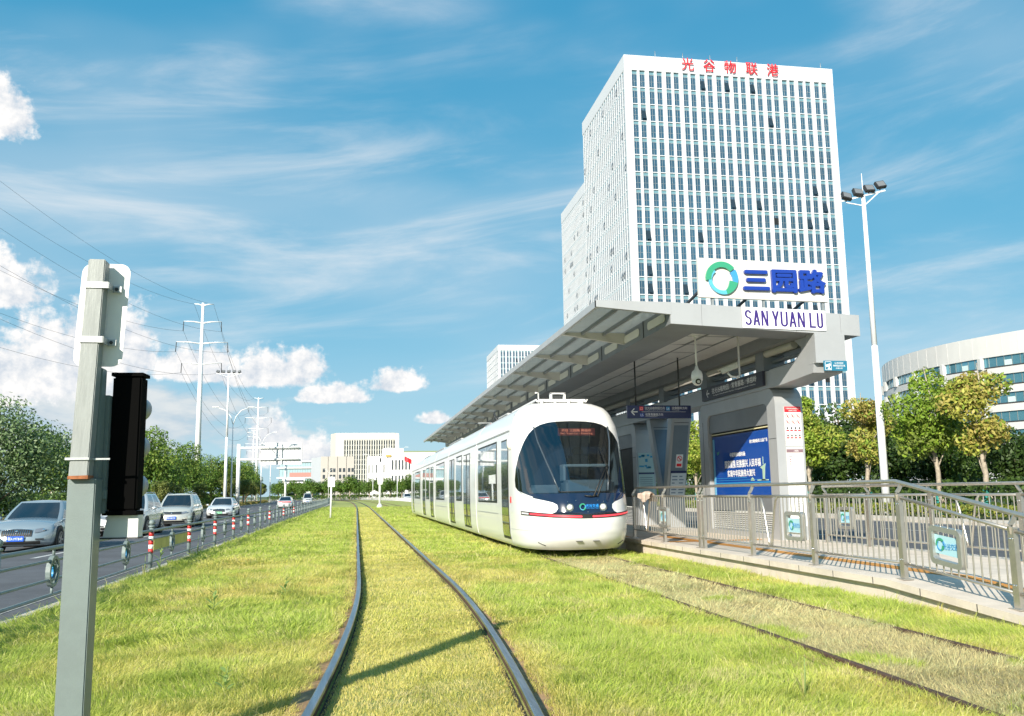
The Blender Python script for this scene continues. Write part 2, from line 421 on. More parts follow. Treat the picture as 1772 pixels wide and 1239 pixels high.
# lane paint: solid edge line and dashes
mb = MB()
for x in (-4.62, -17.2):
    ys = YS; mb.grid([[(x - .06 + float(drift(y)), y, -.014), (x + .06 + float(drift(y)), y, -.014)] for y in ys])
for x in (-8.1, -11.2, -14.3):
    for k in range(34):
        y = 4 + k * 10.5; mb.grid([[(x - .07 + float(drift(yy)), yy, -.014), (x + .07 + float(drift(yy)), yy, -.014)] for yy in (y, y + 2.2, y + 4.4)])
for x in (14.6, 18.6):
    for k in range(20):
        y = -6 + k * 10.5; mb.grid([[(x - .07, yy, -.004), (x + .07, yy, -.004)] for yy in (y, y + 4.5)])
for x in (11.6, 22.3): mb.grid([[(x - .06, y, -.004), (x + .06, y, -.004)] for y in (-12, 90)])
struct('road_markings', mb, M['line'])

bed = mat('dry_soil_bed', (.34, .29, .16), .95, color2=(.22, .18, .09), scale=5, bump=.6, bscale=40)
mb = MB(); ysb = [0, 3, 5, 7, 9, 11, 13, 15, 17, 19, 22]
mb.grid([[(4.78 - max(0, 13 - y) ** 2 * .0022 + u, y, .004) for u in (-.70, .70)] for y in ysb]); struct('soil', mb, bed)
# ---------------------------------------------------------------- platform
def zp(y):      # walking surface of the platform: level, then a ramp towards the camera
    return .30 - max(0.0, 10.75 - y) * .066
mb = MB()
ysp = [4, 6, 8, 9.5, 10.75, 22.2, 66]
rows = [[(6.72, y, -.2), (6.72, y, zp(y) - .09), (6.64, y, zp(y) - .088), (6.64, y, zp(y)), (10.35, y, zp(y)), (10.35, y, -.2)] for y in ysp[:-1]]
mb.grid(rows)
mb.grid([[(6.32, y, -.2), (6.32, y, .21), (6.26, y, .212), (6.26, y, .30), (10.35, y, .30), (10.35, y, -.2)] for y in (22.2, 66)])
mb.add([(6.26, 22.2, -.2), (6.26, 22.2, .3), (6.72, 22.2, .3), (6.72, 22.2, -.2)], [(0, 1, 2, 3)])
mb.add([(6.26, 66, -.2), (6.26, 66, .3), (10.35, 66, .3), (10.35, 66, -.2)], [(0, 1, 2, 3)])
struct('platform_pavement', mb, M['concrete'])
mb = MB(); y = 4.0
while y < 22: mb.box(6.637, 6.645, y, y + .012, zp(y) - .088, zp(y) - .002); y += 1.0
struct('platform_joints', mb, M['dark'])
mb = MB(); mb.grid([[(7.55, y, zp(y) + .004), (7.85, y, zp(y) + .004)] for y in ysp[:-1]]); mb.grid([[(6.62, 22.4, .304), (6.92, 22.4, .304)], [(6.62, 66, .304), (6.92, 66, .304)]])
mb.grid([[(6.95, 19.6, .305), (9.2, 19.6, .305)], [(6.95, 19.95, .305), (9.2, 19.95, .305)]])
struct('tactile_paving', mb, M['orange'])

# ---------------------------------------------------------------- rails
railhead = mat('polished_rail_head', (.30, .36, .42), .28, 1.0, var=.35, scale=3, stretch=(8, .5, 1))
rustside = mat('rusty_rail_side', (.10, .055, .035), .8, var=.4, scale=8)
rustbed = mat('rust_stained_concrete', (.42, .26, .13), .9, var=.35, scale=6, bump=.3)
ry = np.concatenate([np.arange(.5, 20, .5), np.arange(20, 90, 4.0), np.arange(90, 400, 8.0)])
def dirx(cf, y): return (float(cf(y + .1)) - float(cf(y - .1))) / .2
def rail(cf, side, label, hidden=False, outer=1):
    c = [float(cf(y)) for y in ry]
    t = thing('rail', (c[0], ry[0], 0), label, 'rail', 'rails of the grass track')
    def loft(profile, name, m):
        rows = []
        for y, cc in zip(ry, c):
            k = dirx(cf, y); nrm = math.hypot(1, k)
            rows.append([(cc + (side * .7175 + u) / nrm, y - k * (side * .7175 + u) / nrm, z) for u, z in profile])
        mb = MB(); mb.grid(rows); return mb.build(name, m, t)
    top = (.052 if side < 0 else .035) if hidden else .105
    loft([(-.031, top - .03), (-.030, top - .005), (-.023, top), (.023, top), (.030, top - .005), (.031, top - .03)], 'rail_head', railhead if not hidden else rustside)
    loft([(-.030, top - .0305), (-.012, top - .045), (-.012, .0), (.012, .0), (.012, top - .045), (.030, top - .0305)], 'rail_web', rustside)
    s_ = side
    loft([(s_ * .035, .012), (s_ * .20, .018)], 'concrete_edge', rustbed)
    loft([(-s_ * .035, .008), (-s_ * .07, .006)], 'groove', mat('dark_groove', (.03, .024, .018), .95) if 'groove' not in M else M['groove'])
M['groove'] = mat('dark_groove', (.035, .027, .02), .95)
rail(c1, -1, 'polished left rail of the empty near track, curving through the yellow grass')
rail(c1, 1, 'polished right rail of the empty near track with a rust stained concrete edge')
rail(c2, -1, 'dull half buried left rail of the track the white tram stands on', True)
rail(c2, 1, 'dull rail nearest the platform, almost hidden in pale dry grass', True)

# ---------------------------------------------------------------- grass (nobody could count it)
def smooth_noise(x, y, s, seed):
    r = np.random.default_rng(seed); out = np.zeros_like(x)
    for k in range(3):
        sc = s / 2 ** k; gx, gy = x / sc, y / sc; ix, iy = np.floor(gx).astype(int), np.floor(gy).astype(int); fx, fy = gx - ix, gy - iy
        T = r.random((64, 64)); fx = fx * fx * (3 - 2 * fx); fy = fy * fy * (3 - 2 * fy)
        q = lambda a, b: T[a % 64, b % 64]
        out += (q(ix, iy) * (1 - fx) * (1 - fy) + q(ix + 1, iy) * fx * (1 - fy) + q(ix, iy + 1) * (1 - fx) * fy + q(ix + 1, iy + 1) * fx * fy) / 2 ** k
    return out / 1.75
def grass_field(n, ya, yb, xa, xb, wid, hmul, seed, power=1.0):
    r = np.random.default_rng(seed)
    y = ya + (yb - ya) * r.random(n) ** power; x = xa + (xb - xa) * r.random(n)
    cc1, cc2 = c1(y), c2(y)
    # keep what the photograph's neighbourhood can see
    keep = (x > -3.86) & (x < np.where(y < 22.2, 6.62, 6.24))
    r1 = np.minimum(np.abs(x - cc1 - .7175), np.abs(x - cc1 + .7175)); r2 = np.minimum(np.abs(x - cc2 - .7175), np.abs(x - cc2 + .7175))
    o1 = np.abs(x - cc1) - .7175
    nz_edge = smooth_noise(x * 3, y * 3, .5, 91)
    keep &= ~((o1 > -.045) & (o1 < .045 + .04 * np.clip((13 - y) / 3, 0, 1) + .20 * np.maximum(nz_edge - .25, 0) * np.clip((18 - y) / 8, .2, 1))) & ((r2 > .01 + .03 * nz_edge) | (x > cc2))
    keep &= (x - cc1 > -6)
    x, y = x[keep], y[keep]; cc1, cc2 = cc1[keep], cc2[keep]; n = len(x)
    in1 = np.abs(x - cc1) < .72; in2 = np.abs(x - cc2) < .74; fence = np.clip((-2.5 - x) / 1.0, 0, 1)
    near_rail = np.clip(1 - (np.abs(np.abs(x - cc1) - .7175)) / .35, 0, 1)
    p = smooth_noise(x, y, 2.2, 11); q = smooth_noise(x, y, .6, 12); q3 = smooth_noise(x, y, 5, 13)
    keepd = r.random(n) < np.where(in2 & (y < 19), .62 + .35 * (q > .42), 1.0)
    hgt = np.where(in1, .055, .105) * (0.55 + .9 * p) * (0.7 + .6 * r.random(n))
    hgt = np.where(in2, .065 * (.6 + .8 * q) * (.7 + .6 * r.random(n)), hgt)
    hgt += fence * (.04 + .14 * r.random(n) * q) + (r.random(n) < .012) * .12 * (~in1)
    q2 = smooth_noise(x + 50, y + 20, .38, 15); hgt *= np.where(in2, 1.0, .82 + 1.6 * np.clip(q2 - .58, 0, .4)); hgt *= hmul; hgt *= (1 - .35 * near_rail)
    # colour zones: straw, yellow green, fresh green, pale sage
    green = np.array([.300, .385, .065]); lime = np.array([.410, .470, .085]); yel = np.array([.520, .455, .135]); straw = np.array([.520, .450, .235]); sage = np.array([.440, .450, .240]); deep = np.array([.130, .230, .040]); tan = np.array([.420, .350, .200])
    gy_ = np.clip((q3 - .45) * 1.6 + (q - .5) * 1.3 + (p - .5) * .8 + .50 + (x > 1.8) * .12 * (y > 6.5) + (y - 12) / 70 - .5 * np.clip(1 - np.abs(np.abs(x - cc1) - .9) / .8, 0, 1) * np.clip((14 - y) / 6, 0, 1), 0, 1) * (1 - .7 * near_rail)
    gy_ = np.where(in1, gy_ * .34 + .04, gy_)
    warm = np.clip((11 - y) / 8, 0, 1) * np.clip((x + 3) / 2, 0, 1) * .25
    gy_ = np.clip(gy_ - warm * (x > -2.2), 0, 1)
    base = yel[None] * (1 - gy_)[:, None] + lime[None] * gy_[:, None]
    t = np.clip((gy_ - .45) * 1.6 + fence * .8, 0, 1)[:, None]; base = base * (1 - t) + green[None] * t * .55 + lime[None] * t * .45
    rr = r.random(n)
    base = np.where((rr < .22)[:, None], base * .35 + straw * .65, base)
    base = np.where((rr > .86)[:, None], base * .4 + deep * .6, base)
    base = np.where(((q2 > .66) & (rr < .75) & ~in1)[:, None], base * .45 + green[None] * .45, base)
    base = np.where(((q2 < .30) & (rr < .6))[:, None], base * .4 + straw * .6, base)
    s2 = np.where((rr < .30 + .9 * (q - .5))[:, None], sage, np.where((rr < .78)[:, None], straw, tan * .8)); s2 = s2 * (.85 + .4 * p)[:, None]
    base = np.where((in2 & (y < 19.5) & (q3 + q < 1.35))[:, None], s2 * .9 + base * .1, base)
    base = base * np.array([[1.30, 1.30, 1.30]]) * (.78 + .5 * r.random(n))[:, None]; base = np.minimum(base, .9)
    x, y, hgt, base = x[keepd], y[keepd], hgt[keepd], base[keepd]; n = len(x); in2 = in2[keepd]
    th = r.random(n) * 2 * np.pi; lean = hgt * (.25 + .9 * r.random(n)) * np.where(in2, 1.5, 1.0)
    comb = smooth_noise(x, y, 1.2, 14) * 4 * np.pi
    lth = np.where(r.random(n) < .6, comb, r.random(n) * 2 * np.pi)
    w = wid * (.6 + .8 * r.random(n))
    dx, dy = np.cos(th) * w / 2, np.sin(th) * w / 2; lx, ly = np.cos(lth) * lean, np.sin(lth) * lean
    V = np.empty((n, 5, 3), np.float32)
    V[:, 0] = np.stack([x - dx, y - dy, np.full(n, -.005)], 1); V[:, 1] = np.stack([x + dx, y + dy, np.full(n, -.005)], 1)
    V[:, 2] = np.stack([x + dx * .8 + lx * .35, y + dy * .8 + ly * .35, hgt * .6], 1); V[:, 3] = np.stack([x - dx * .8 + lx * .35, y - dy * .8 + ly * .35, hgt * .6], 1)
    V[:, 4] = np.stack([x + lx, y + ly, hgt * (.98 - .25 * r.random(n))], 1)
    col = np.ones((n, 5, 4), np.float32); col[:, :, :3] = base[:, None]
    i = np.arange(n)[:, None] * 5
    F = np.concatenate([i + np.array([[0, 1, 2]]), i + np.array([[0, 2, 3]]), i + np.array([[3, 2, 4]])], 0)
    return V.reshape(-1, 3), F, col.reshape(-1, 4)
def blade_material(name='grass_blades', trans=.42):
    m = bpy.data.materials.new(name); m.use_nodes = True; n = m.node_tree; n.nodes.clear(); h = NG(n)
    a = h.n('ShaderNodeAttribute', attribute_name='col')
    d = h.n('ShaderNodeBsdfPrincipled'); h.l(a.outputs[0], d.inputs['Base Color']); d.inputs['Roughness'].default_value = .55; d.inputs['Specular IOR Level'].default_value = .35
    t = h.n('ShaderNodeBsdfTranslucent'); h.l(a.outputs[0], t.inputs[0])
    x = h.n('ShaderNodeMixShader'); x.inputs[0].default_value = trans; h.l(d.outputs[0], x.inputs[1]); h.l(t.outputs[0], x.inputs[2])
    o = h.n('ShaderNodeOutputMaterial'); h.l(x.outputs[0], o.inputs[0]); return m
BLADE = blade_material()
parts = [grass_field(440000, 3.6, 9.5, -3.6, 6.7, .0040, .80, 1, 1.25), grass_field(270000, 9.5, 20, -4.0, 6.7, .0072, .9, 2, 1.3), grass_field(150000, 20, 48, -4.0, 6.3, .016, 1.05, 3, 1.4), grass_field(70000, 48, 110, -4.0, 8, .036, 1.2, 4, 1.3)]
off = 0; Vs, Fs, Cs = [], [], []
for V, F, c in parts: Vs.append(V); Fs.append(F + off); Cs.append(c); off += len(V)
go = np_mesh('grass', np.concatenate(Vs), np.concatenate(Fs), BLADE, np.concatenate(Cs))
tag(go, 'yellow green grass growing between and beside the tram rails', 'grass', kind='stuff')

# tall weeds standing out of the lawn
def weed(x, y, h, kind, label):
    r = np.random.default_rng(abs(int(x * 100)) + int(y * 10) + 77); V = []; F = []; Ccol = []
    t = thing('weed', (x, y, 0), label, 'weed', 'weeds standing out of the lawn')
    nst = 1 if kind == 'broad' else 9
    for s_ in range(nst):
        a = r.random() * 6.28; ln = h * (.25 if kind == 'broad' else .55) * r.random()
        bx, by = (0, 0)
        for k in range(7 if kind == 'broad' else 1):
            la = a + k * 2.4; z0 = h * (.1 + .11 * k) if kind == 'broad' else 0
            L = h * (.45 - .03 * k) if kind == 'broad' else h
            w = .022 if kind == 'broad' else .006
            sp = .85 if kind == 'broad' else ln / h
            b = len(V); px, py = -math.sin(la) * w, math.cos(la) * w
            for tt, ww in ((0, .3), (.4, 1), (.75, .7), (1, 0.02)):
                cx, cy = x + math.cos(la) * L * sp * tt, y + math.sin(la) * L * sp * tt
                cz = z0 + L * (.9 * tt - .35 * tt * tt)
                V += [(cx - px * ww, cy - py * ww, cz), (cx + px * ww, cy + py * ww, cz)]
            for q in range(3): F.append((b + 2 * q, b + 2 * q + 1, b + 2 * q + 3, b + 2 * q + 2))
            cc = np.array([.30, .42, .12]) * (.8 + .5 * r.random()) if kind == 'broad' else np.array([.40, .38, .14])
            Ccol += [(*cc, 1)] * 8
    V = np.array(V) - np.array([[x, y, 0]])
    np_mesh('leaf_tuft', V, np.array(F), BLADE, np.array(Ccol), t)
    MB().tube([(x, y, 0), (x + .01, y, h * .5), (x + .02, y + .01, h * .92)], [.006, .005, .003], 5).build('stem', mat('weed_stem', (.2, .28, .08), .7), t)
weed(-1.75, 12.0, .40, 'broad', 'pale broad leaved weed alone in the lawn right of the grey signal post')
weed(-1.0, 13.6, .34, 'broad', 'thin upright weed in the lawn behind the broad leaved one')
weed(-.95, 7.2, .22, 'broad', 'dark green low weed beside the left rail near the bottom edge')
weed(-3.85, 19.2, .55, 'broad', 'leafy weed climbing at the foot of a striped fence post')
weed(-3.8, 17.6, .50, 'thin', 'dry seed headed grass tuft against the roadside fence kerb')
weed(-3.75, 22.9, .60, 'thin', 'tall pale grass tuft in front of the yellow fence panels')
weed(3.1, 6.1, .30, 'thin', 'pale dry tuft in the lawn between the two tracks')

# ================================================================ roadside fence on the left
fr = thing('roadside_fence', (-4.13, 12, 0), 'grey green metal roadside fence with ball topped posts and ring ornaments along the left road', 'fence')
fy = [7.6, 11.6, 15.7, 19.75, 24.05, 28.3, 32.45, 36.7, 41.2]
while fy[-1] < 230: fy.append(fy[-1] + 4.3)
FX = lambda y: -4.15 + float(drift(y))
post0 = None
for i, y in enumerate(fy):
    if i < 14:
        mb = MB(); x = FX(y)
        mb.tube([(x, y, 0), (x, y, .86)], .045, 10).tube([(x, y, .86), (x, y, .875), (x, y, .895), (x, y, .90)], [.06, .065, .06, .04], 10).sphere((x, y, .955), .06)
        mb.box(x - .09, x + .09, y - .09, y + .09, -.02, .03)
        o = mb.build('post', M['fence'], fr)
        if i >= 3 and i % 2 == 1 or i in (4, 6):
            s_ = MB()
            for k in range(5): s_.cur = k % 2; s_.tube([(x, y, .34 + k * .085), (x, y, .34 + (k + 1) * .085)], .05, 10)
            s_.build('reflective_sleeve', [M['red'], M['white']], o)
        if i == 13: post0 = o.data; pb = (x, y)
    else:
        o = bpy.data.objects.new('post', post0); C.objects.link(o); o.parent = fr
        o.location = (FX(y) - pb[0], y - pb[1], 0)
ys_ = [7.6] + [y for y in np.arange(9, 232, 3.0)]
def fence_line(z, r, name):
    MB().tube([(FX(y), y, z) for y in ys_], r, 6).build(name, M['fence'], fr)
for z, r in ((.79, .032), (.62, .021), (.36, .021), (.15, .025)): fence_line(z, r, 'fence_rail')
ring0 = None
for i in range(len(fy) - 1):
    ym = (fy[i] + fy[i + 1]) / 2
    if ym > 130: break
    if i < 6 or ring0 is None:
        x = FX(ym); mb = MB()
        def ringf(r0, r1, x0, x1, n=20):
            rows = []
            for j in range(n + 1):
                a = 2 * math.pi * j / n; cy, cz = math.cos(a), math.sin(a)
                rows.append([(xx, ym + rr * cy, .47 + rr * cz) for xx, rr in ((x0, r0), (x1, r0), (x1, r1), (x0, r1), (x0, r0))])
            mb.grid(rows)
        ringf(.17, .215, x - .03, x + .03); ringf(.12, .13, x - .02, x + .02)
        mb.tube([(x, ym, .79), (x, ym, .68)], .02, 6).tube([(x, ym, .26), (x, ym, .15)], .02, 6)
        for k in range(8):
            a = k * math.pi / 4; mb.bar((x, ym + .12 * math.cos(a), .47 + .12 * math.sin(a)), (x, ym + .18 * math.cos(a), .47 + .18 * math.sin(a)), .02)
        o = mb.build('ring_ornament', M['fence'], fr)
        e = logo_ring((x - .012, ym, .47), .11, LEFT, [M['lgreen'], M['lblue'], M['lcyan']], o, .024, 'emblem')
        if ring0 is None and i == 5: ring0 = o; rb = (x, ym)
    else:
        o = ring0.copy(); C.objects.link(o); o.parent = fr; o.location = (FX(ym) - rb[0], ym - rb[1], 0)
mb = MB(); y0_, y1_ = 20.1, 23.7
for ya, yb in ((20.0, 21.6), (22.2, 23.8)): mb.box(FX(ya) - .006, FX(ya) + .006, ya, yb, .38, .60)
mb.build('yellow_infill_panel', mat('dull_yellow_sheet', (.50, .47, .13), .6, var=.15), fr)
# ================================================================ the tram
TX = 4.90; Y0 = 19.0; YN = 21.25; YE = 60.2
tram = thing('tram', (TX, 40, 0), 'white five section tram standing at the platform, with dark curved windscreen and red light strips', 'tram')
paint = mat('white_tram_paint', (.80, .805, .80), .25, var=.06, scale=.8, coat=.35)
paint_low = mat('seam_grey', (.28, .29, .29), .6)
tglass = glass_mat('tram_side_glass', (.3, .35, .35), .17, 0.0, .015)
dglass = glass_mat('tram_door_glass', (.3, .35, .35), .15, 0.0, .03)
wglass = glass_mat('windscreen_glass', (.36, .46, .52), .10, .80, .01)
M['bellows'] = mat('bellows_grey', (.16, .16, .155), .7)
maskm = mat('dark_blue_mask', (.008, .018, .045), .12, coat=.6)
HP = [(1.10, .20), (1.19, .28), (1.235, .50), (1.26, 1.0), (1.265, 2.0), (1.255, 2.75), (1.225, 2.98), (1.12, 3.30), (.98, 3.47), (.72, 3.57), (.35, 3.60), (0, 3.605)]
HP = [(x * 1.045, z) for x, z in HP]
def wz(z): return float(np.interp(z, [p[1] for p in HP], [p[0] for p in HP]))
yfz = lambda z: float(np.interp(z, [.20, .28, .42, .6, .8, 1.0, 1.2, 1.45, 2.0, 2.5, 3.0, 3.2, 3.4, 3.52, 3.58, 3.605], [.42, .28, .12, .03, 0, .02, .08, .19, .50, .82, 1.20, 1.42, 1.70, 1.95, 2.12, 2.25]))
NN = 2.55
def nose(a, z, off=0.0):
    """a: angle from the tip, -pi/2..pi/2 (negative = camera's left)"""
    w = wz(z) + off; L = (YN - Y0) - yfz(z)
    sa = abs(math.sin(a)); ca = max(0.0, math.cos(a))
    return (TX + math.copysign(w * sa ** (2 / NN), a), Y0 + yfz(z) - off + (L + off) * (1 - ca ** (2 / NN)), z)
def mirror_y(p): return (p[0], YN + YE - p[1] + (YE - YE), p[2])
# half angle of the dark glass at each height
gz = [.965, .99, 1.03, 1.10, 1.18, 1.23, 1.27, 1.33, 1.42, 1.50, 1.58, 1.75, 2.0, 2.3, 2.6, 2.8, 2.92, 3.0, 3.05, 3.075, 3.085]
ga = [.0, .50, .42, .38, .39, .46, .60, .86, 1.08, 1.24, 1.32, 1.33, 1.27, 1.14, .95, .79, .66, .52, .36, .20, 0.0]
ha = lambda z: float(np.interp(z, gz, ga)) if .965 < z < 3.085 else 0.0
zr = sorted(set(list(np.round(np.arange(.20, .965, .05), 3)) + gz + list(np.round(np.arange(1.5, 3.0, .08), 3)) + [3.10, 3.14, 3.2, 3.27, 3.34, 3.40, 3.46, 3.52, 3.56, 3.58, 3.595, 3.605]))
def nose_meshes(T, parent_name):
    body, glass, mask = MB(), MB(), MB(); body.smooth = glass.smooth = mask.smooth = True
    nb, ng = 18, 30
    rows = []
    for z in zr:
        A = ha(z); hp = math.pi / 2
        la = [-hp + (hp - A) * (j / nb) ** .8 for j in range(nb)] + [-A + 2 * A * j / ng for j in range(ng + 1)] + [hp - (hp - A) * (j / nb) ** .8 for j in reversed(range(nb))]
        rows.append([T(nose(a, z)) for a in la])
    nc = len(rows[0])
    for i in range(len(rows) - 1):
        zm = (zr[i] + zr[i + 1]) / 2; inside = .965 < zm < 3.085
        for j in range(nc - 1):
            q = [rows[i][j], rows[i][j + 1], rows[i + 1][j + 1], rows[i + 1][j]]
            t = body
            if inside and nb <= j < nb + ng: t = mask if zm < 1.40 else glass
            t.add(q, [(0, 1, 2, 3)])
    import bmesh
    def fin(mb, name, m, parent):
        o = mb.build(name, m, parent, fix=False); bm = bmesh.new(); bm.from_mesh(o.data)
        bmesh.ops.remove_doubles(bm, verts=bm.verts, dist=.0008); bmesh.ops.recalc_face_normals(bm, faces=bm.faces); bm.to_mesh(o.data); bm.free()
        for p in o.data.polygons: p.use_smooth = True
        return o
    o = fin(body, 'nose', paint, tram); fin(mask, 'mask_panel', maskm, o); return o, fin(glass, 'windscreen', wglass, tram)
nose_o, wind = nose_meshes(lambda p: p, 'front')
nose_b, wind_b = nose_meshes(lambda p: (p[0], YN + YE - (p[1]) + 0 * p[0] + 0.0, p[2]), 'rear')
# sections
joints = [YN, 27.35, 35.9, 42.3, 50.7, YE]
full = [(TX - x, z) for x, z in HP] + [(TX + x, z) for x, z in reversed(HP[:-1])]
for i in range(5):
    a, b = joints[i] + (.0 if i == 0 else .055), joints[i + 1] - (.0 if i == 4 else .055)
    mb = MB(); mb.smooth = True; mb.grid([[(x, y, z) for x, z in full] for y in (a, b)])
    if i > 0: mb.add([(x, a, z) for x, z in full], [tuple(range(len(full)))])
    if i < 4: mb.add([(x, b, z) for x, z in full], [tuple(range(len(full)))])
    sec = mb.build('car_section', paint, tram, fix=False)
    sx = TX - wz(1.5)
    # seams
    s_ = MB()
    def seam(ya, yb, z0_, z1_): s_.box(sx - .004, sx + .02, ya, yb, z0_, z1_)
    if i in (0, 2, 4): seam(a + .5 if i != 0 else 23.0, b - .3, .93, .942)
    seam(a, b, 2.93, 2.94)
    s_.build('panel_seam', paint_low, sec)
    if i < 4:
        J = joints[i + 1]; mb = MB(); k = .965
        mb.grid([[(TX + (x - TX) * k, y, .2 + (z - .2) * .985) for x, z in full] for y in (J - .12, J + .12)]); mb.build('gangway_bellows', M['bellows'], tram)
for yy_, nm_ in ((YN + .004, 'nose_seam'), (YE, 'rear_seam')): MB().tube([(x_ + (.002 if x_ > TX else -.002), yy_, z_ + .001) for x_, z_ in full], .0055, 5, False).build(nm_.replace('nose', 'body').replace('rear', 'body'), paint_low, tram)
def side_x(z, o): return TX - wz(z) - o
def pane(ya, yb, z0_, z1_, name, m, frame=.05):
    zs = list(np.linspace(z0_, z1_, 14))
    for sgn in (-1, 1):
        mb = MB(); mb.grid([[(TX + sgn * (wz(z) + .006), y, z) for z in zs] for y in (ya - frame, yb + frame)])
        fo = mb.build(name + '_frame', M['black'], tram)
        mb = MB(); mb.grid([[(TX + sgn * (wz(z) + .012), y, z0_ + frame + (z - z0_) * (1 - 2 * frame / (z1_ - z0_))) for z in zs] for y in (ya, yb)])
        mb.build(name + '_glass', m, fo)
for ya, yb in ((23.2, 26.75), (31.15, 32.85), (37.5, 41.3), (45.4, 47.3), (52.0, 56.8)):
    pane(ya, yb, 1.20, 2.78, 'window', tglass)
for ya, yb in ((21.38, 22.35), (28.85, 30.55), (33.6, 35.3), (43.0, 44.7), (48.1, 49.8), (57.6, 58.6)):
    pane(ya, yb, .36, 2.74, 'door', dglass, .035)
    if yb - ya > 1.3:
        ym = (ya + yb) / 2; MB().box(TX - wz(1.5) - .02, TX - wz(1.5) - .005, ym - .02, ym + .02, .40, 2.70).build('door_edge', M['black'], tram)
# interior of the driver's cab
MB().box(TX - 1.1, TX + 1.1, YN + .05, YN + .12, .4, 3.3).build('cab_bulkhead', mat('cab_dark_blue', (.015, .03, .06), .6), tram)
mb = MB(); mb.box(TX - 1.1, TX + 1.1, Y0 + .9, YN, .9, 1.38); mb.build('cab_floor', M['dark'], tram)
mb = MB(); mb.box(TX - .28, TX + .85, Y0 + .75, Y0 + 1.35, 1.38, 1.72); mb.box(TX - .95, TX - .30, Y0 + 1.25, Y0 + 1.8, 1.38, 1.62); mb.build('driver_desk', mat('desk_grey', (.42, .44, .46), .5), tram, bevel=.06)
mb = MB(); mb.box(TX - .20, TX + .80, Y0 + 1.1, Y0 + 1.5, 2.02, 2.08); mb.box(TX - .25, TX - .2, Y0 + 1.1, Y0 + 1.5, 1.7, 2.08); mb.build('desk_hood', mat('hood_pale', (.62, .63, .64), .4), tram, bevel=.015)
mb = MB(); mb.box(TX + .0, TX + .5, Y0 + 1.75, Y0 + 1.9, 1.5, 2.3); mb.box(TX + .1, TX + .4, Y0 + 1.75, Y0 + 1.85, 2.3, 2.5); mb.build('driver_seat', M['black'], tram, bevel=.05)
# windscreen pillar strips
def strip_on(name, pts, wd, m, off, parent=tram, n=1):
    mb = MB(); L = []
    for k, (a, z) in enumerate(pts):
        L.append((nose(a, z - wd / 2, off), nose(a, z + wd / 2, off)))
    mb.grid([list(r) for r in L]); mb.smooth = True; return mb.build(name, m, parent)
mb = MB()
for sgn in (-1, 1): mb.tube([nose(sgn * a, z, .010) for a, z in ((.33, 1.47), (.40, 1.8), (.50, 2.2), (.60, 2.6), (.66, 2.95))], .018, 6)
explode(mb.build('windscreen_pillar', mat('pillar_dark', (.05, .07, .09), .3), wind))
mb = MB(); mb.tube([nose(a, 1.455, .012) for a in np.linspace(-.34, .34, 9)], .012, 6); mb.build('windscreen_edge', M['black'], wind)
mb = MB(); mb.tube([nose(a, z, .012) for a, z in ((-.84, 1.345), (-.95, 1.385), (-1.05, 1.42), (-1.16, 1.465))], .012, 6); mb.build('trim_line', M['white'], nose_o)
# destination display
led = mat('led_red_panel', (.40, .06, .05), .35); ledo = mat('led_amber', (1.0, .30, .16), .4, emit=1.2)
o = MB().box(TX - .36, TX + .56, Y0 + 1.22, Y0 + 1.27, 2.72, 2.93).build('destination_display', M['black'], tram)
dsp = MB().box(TX - .34, TX + .54, Y0 + 1.20, Y0 + 1.217, 2.74, 2.91).build('display_face', led, o)
text('开往 三园路 佛祖岭', (TX + .10, Y0 + 1.196, 2.86), .70, .06, FRONT, ledo, o, .002)
text('San Yuan Lu - Fozuling', (TX + .10, Y0 + 1.196, 2.785), .76, .045, FRONT, ledo, o, .002)
# head lamps, light strips
for sx_ in (-.37, .37):
    p = nose(.0, 1.12); yy = nose(math.asin((abs(sx_) / wz(1.12)) ** (NN / 2)), 1.12)[1]
    mb = MB(); mb.tube([(TX + sx_, yy - .035, 1.12), (TX + sx_, yy + .03, 1.12)], .085, 18)
    o = mb.build('headlight', M['chrome'], tram)
    mb = MB(); mb.sphere((TX + sx_, yy - .03, 1.12), .065, 14, 8, 1.0); mb.build('lens', M['lampglass'], o)
redl = mat('red_light_strip', (.85, .05, .07), .3, emit=.55)
zs_ = lambda a: .925 + .085 * math.sin(abs(a)) ** 1.5
strip_on('light_strip_surround', [(a, zs_(a)) for a in np.linspace(-1.17, 1.10, 60)], .085, M['black'], .008)
for a0, a1 in ((-.93, -.045), (.045, 1.02)):
    strip_on('red_light_strip', [(a, zs_(a)) for a in np.linspace(a0, a1, 26)], .036, redl, .016)
strip_on('side_marker', [(a, zs_(a)) for a in np.linspace(-1.14, -.96, 10)], .034, M['white'], .016)
# bumper seam, tow hatches
mb = MB()
for a in (-.16, .22): mb.box(TX + a - .07, TX + a + .07, Y0 + .10, Y0 + .16, .395, .405)
mb.build('tow_hatch', M['dark'], nose_o)
strip_on('skirt_seam', [(a, .62) for a in np.linspace(-1.55, -.75, 24)], .008, paint_low, .002, nose_o)
for s_ in (-1, 1): MB().tube([nose(s_ * a, z, .004) for a, z in ((.62, .30), (.70, .33), (.78, .37))], .010, 5).build('coupler_hatch', M['dark'], nose_o)
# emblem and lettering on the mask
logo_ring((TX - .095, Y0 + .028, 1.13), .075, FRONT, [M['lgreen'], M['lcyan'], M['lblue']], tram, .006)
text('光谷交通', (TX + .12, Y0 + .030, 1.155), .28, .07, FRONT, mat('blue_lettering', (.02, .30, .85), .4, emit=.15), tram, .004)
text('OPTICS VALLEY TRAM', (TX + .12, Y0 + .030, 1.10), .28, .018, FRONT, mat('blue_small_lettering', (.02, .30, .85), .4), tram, .003)
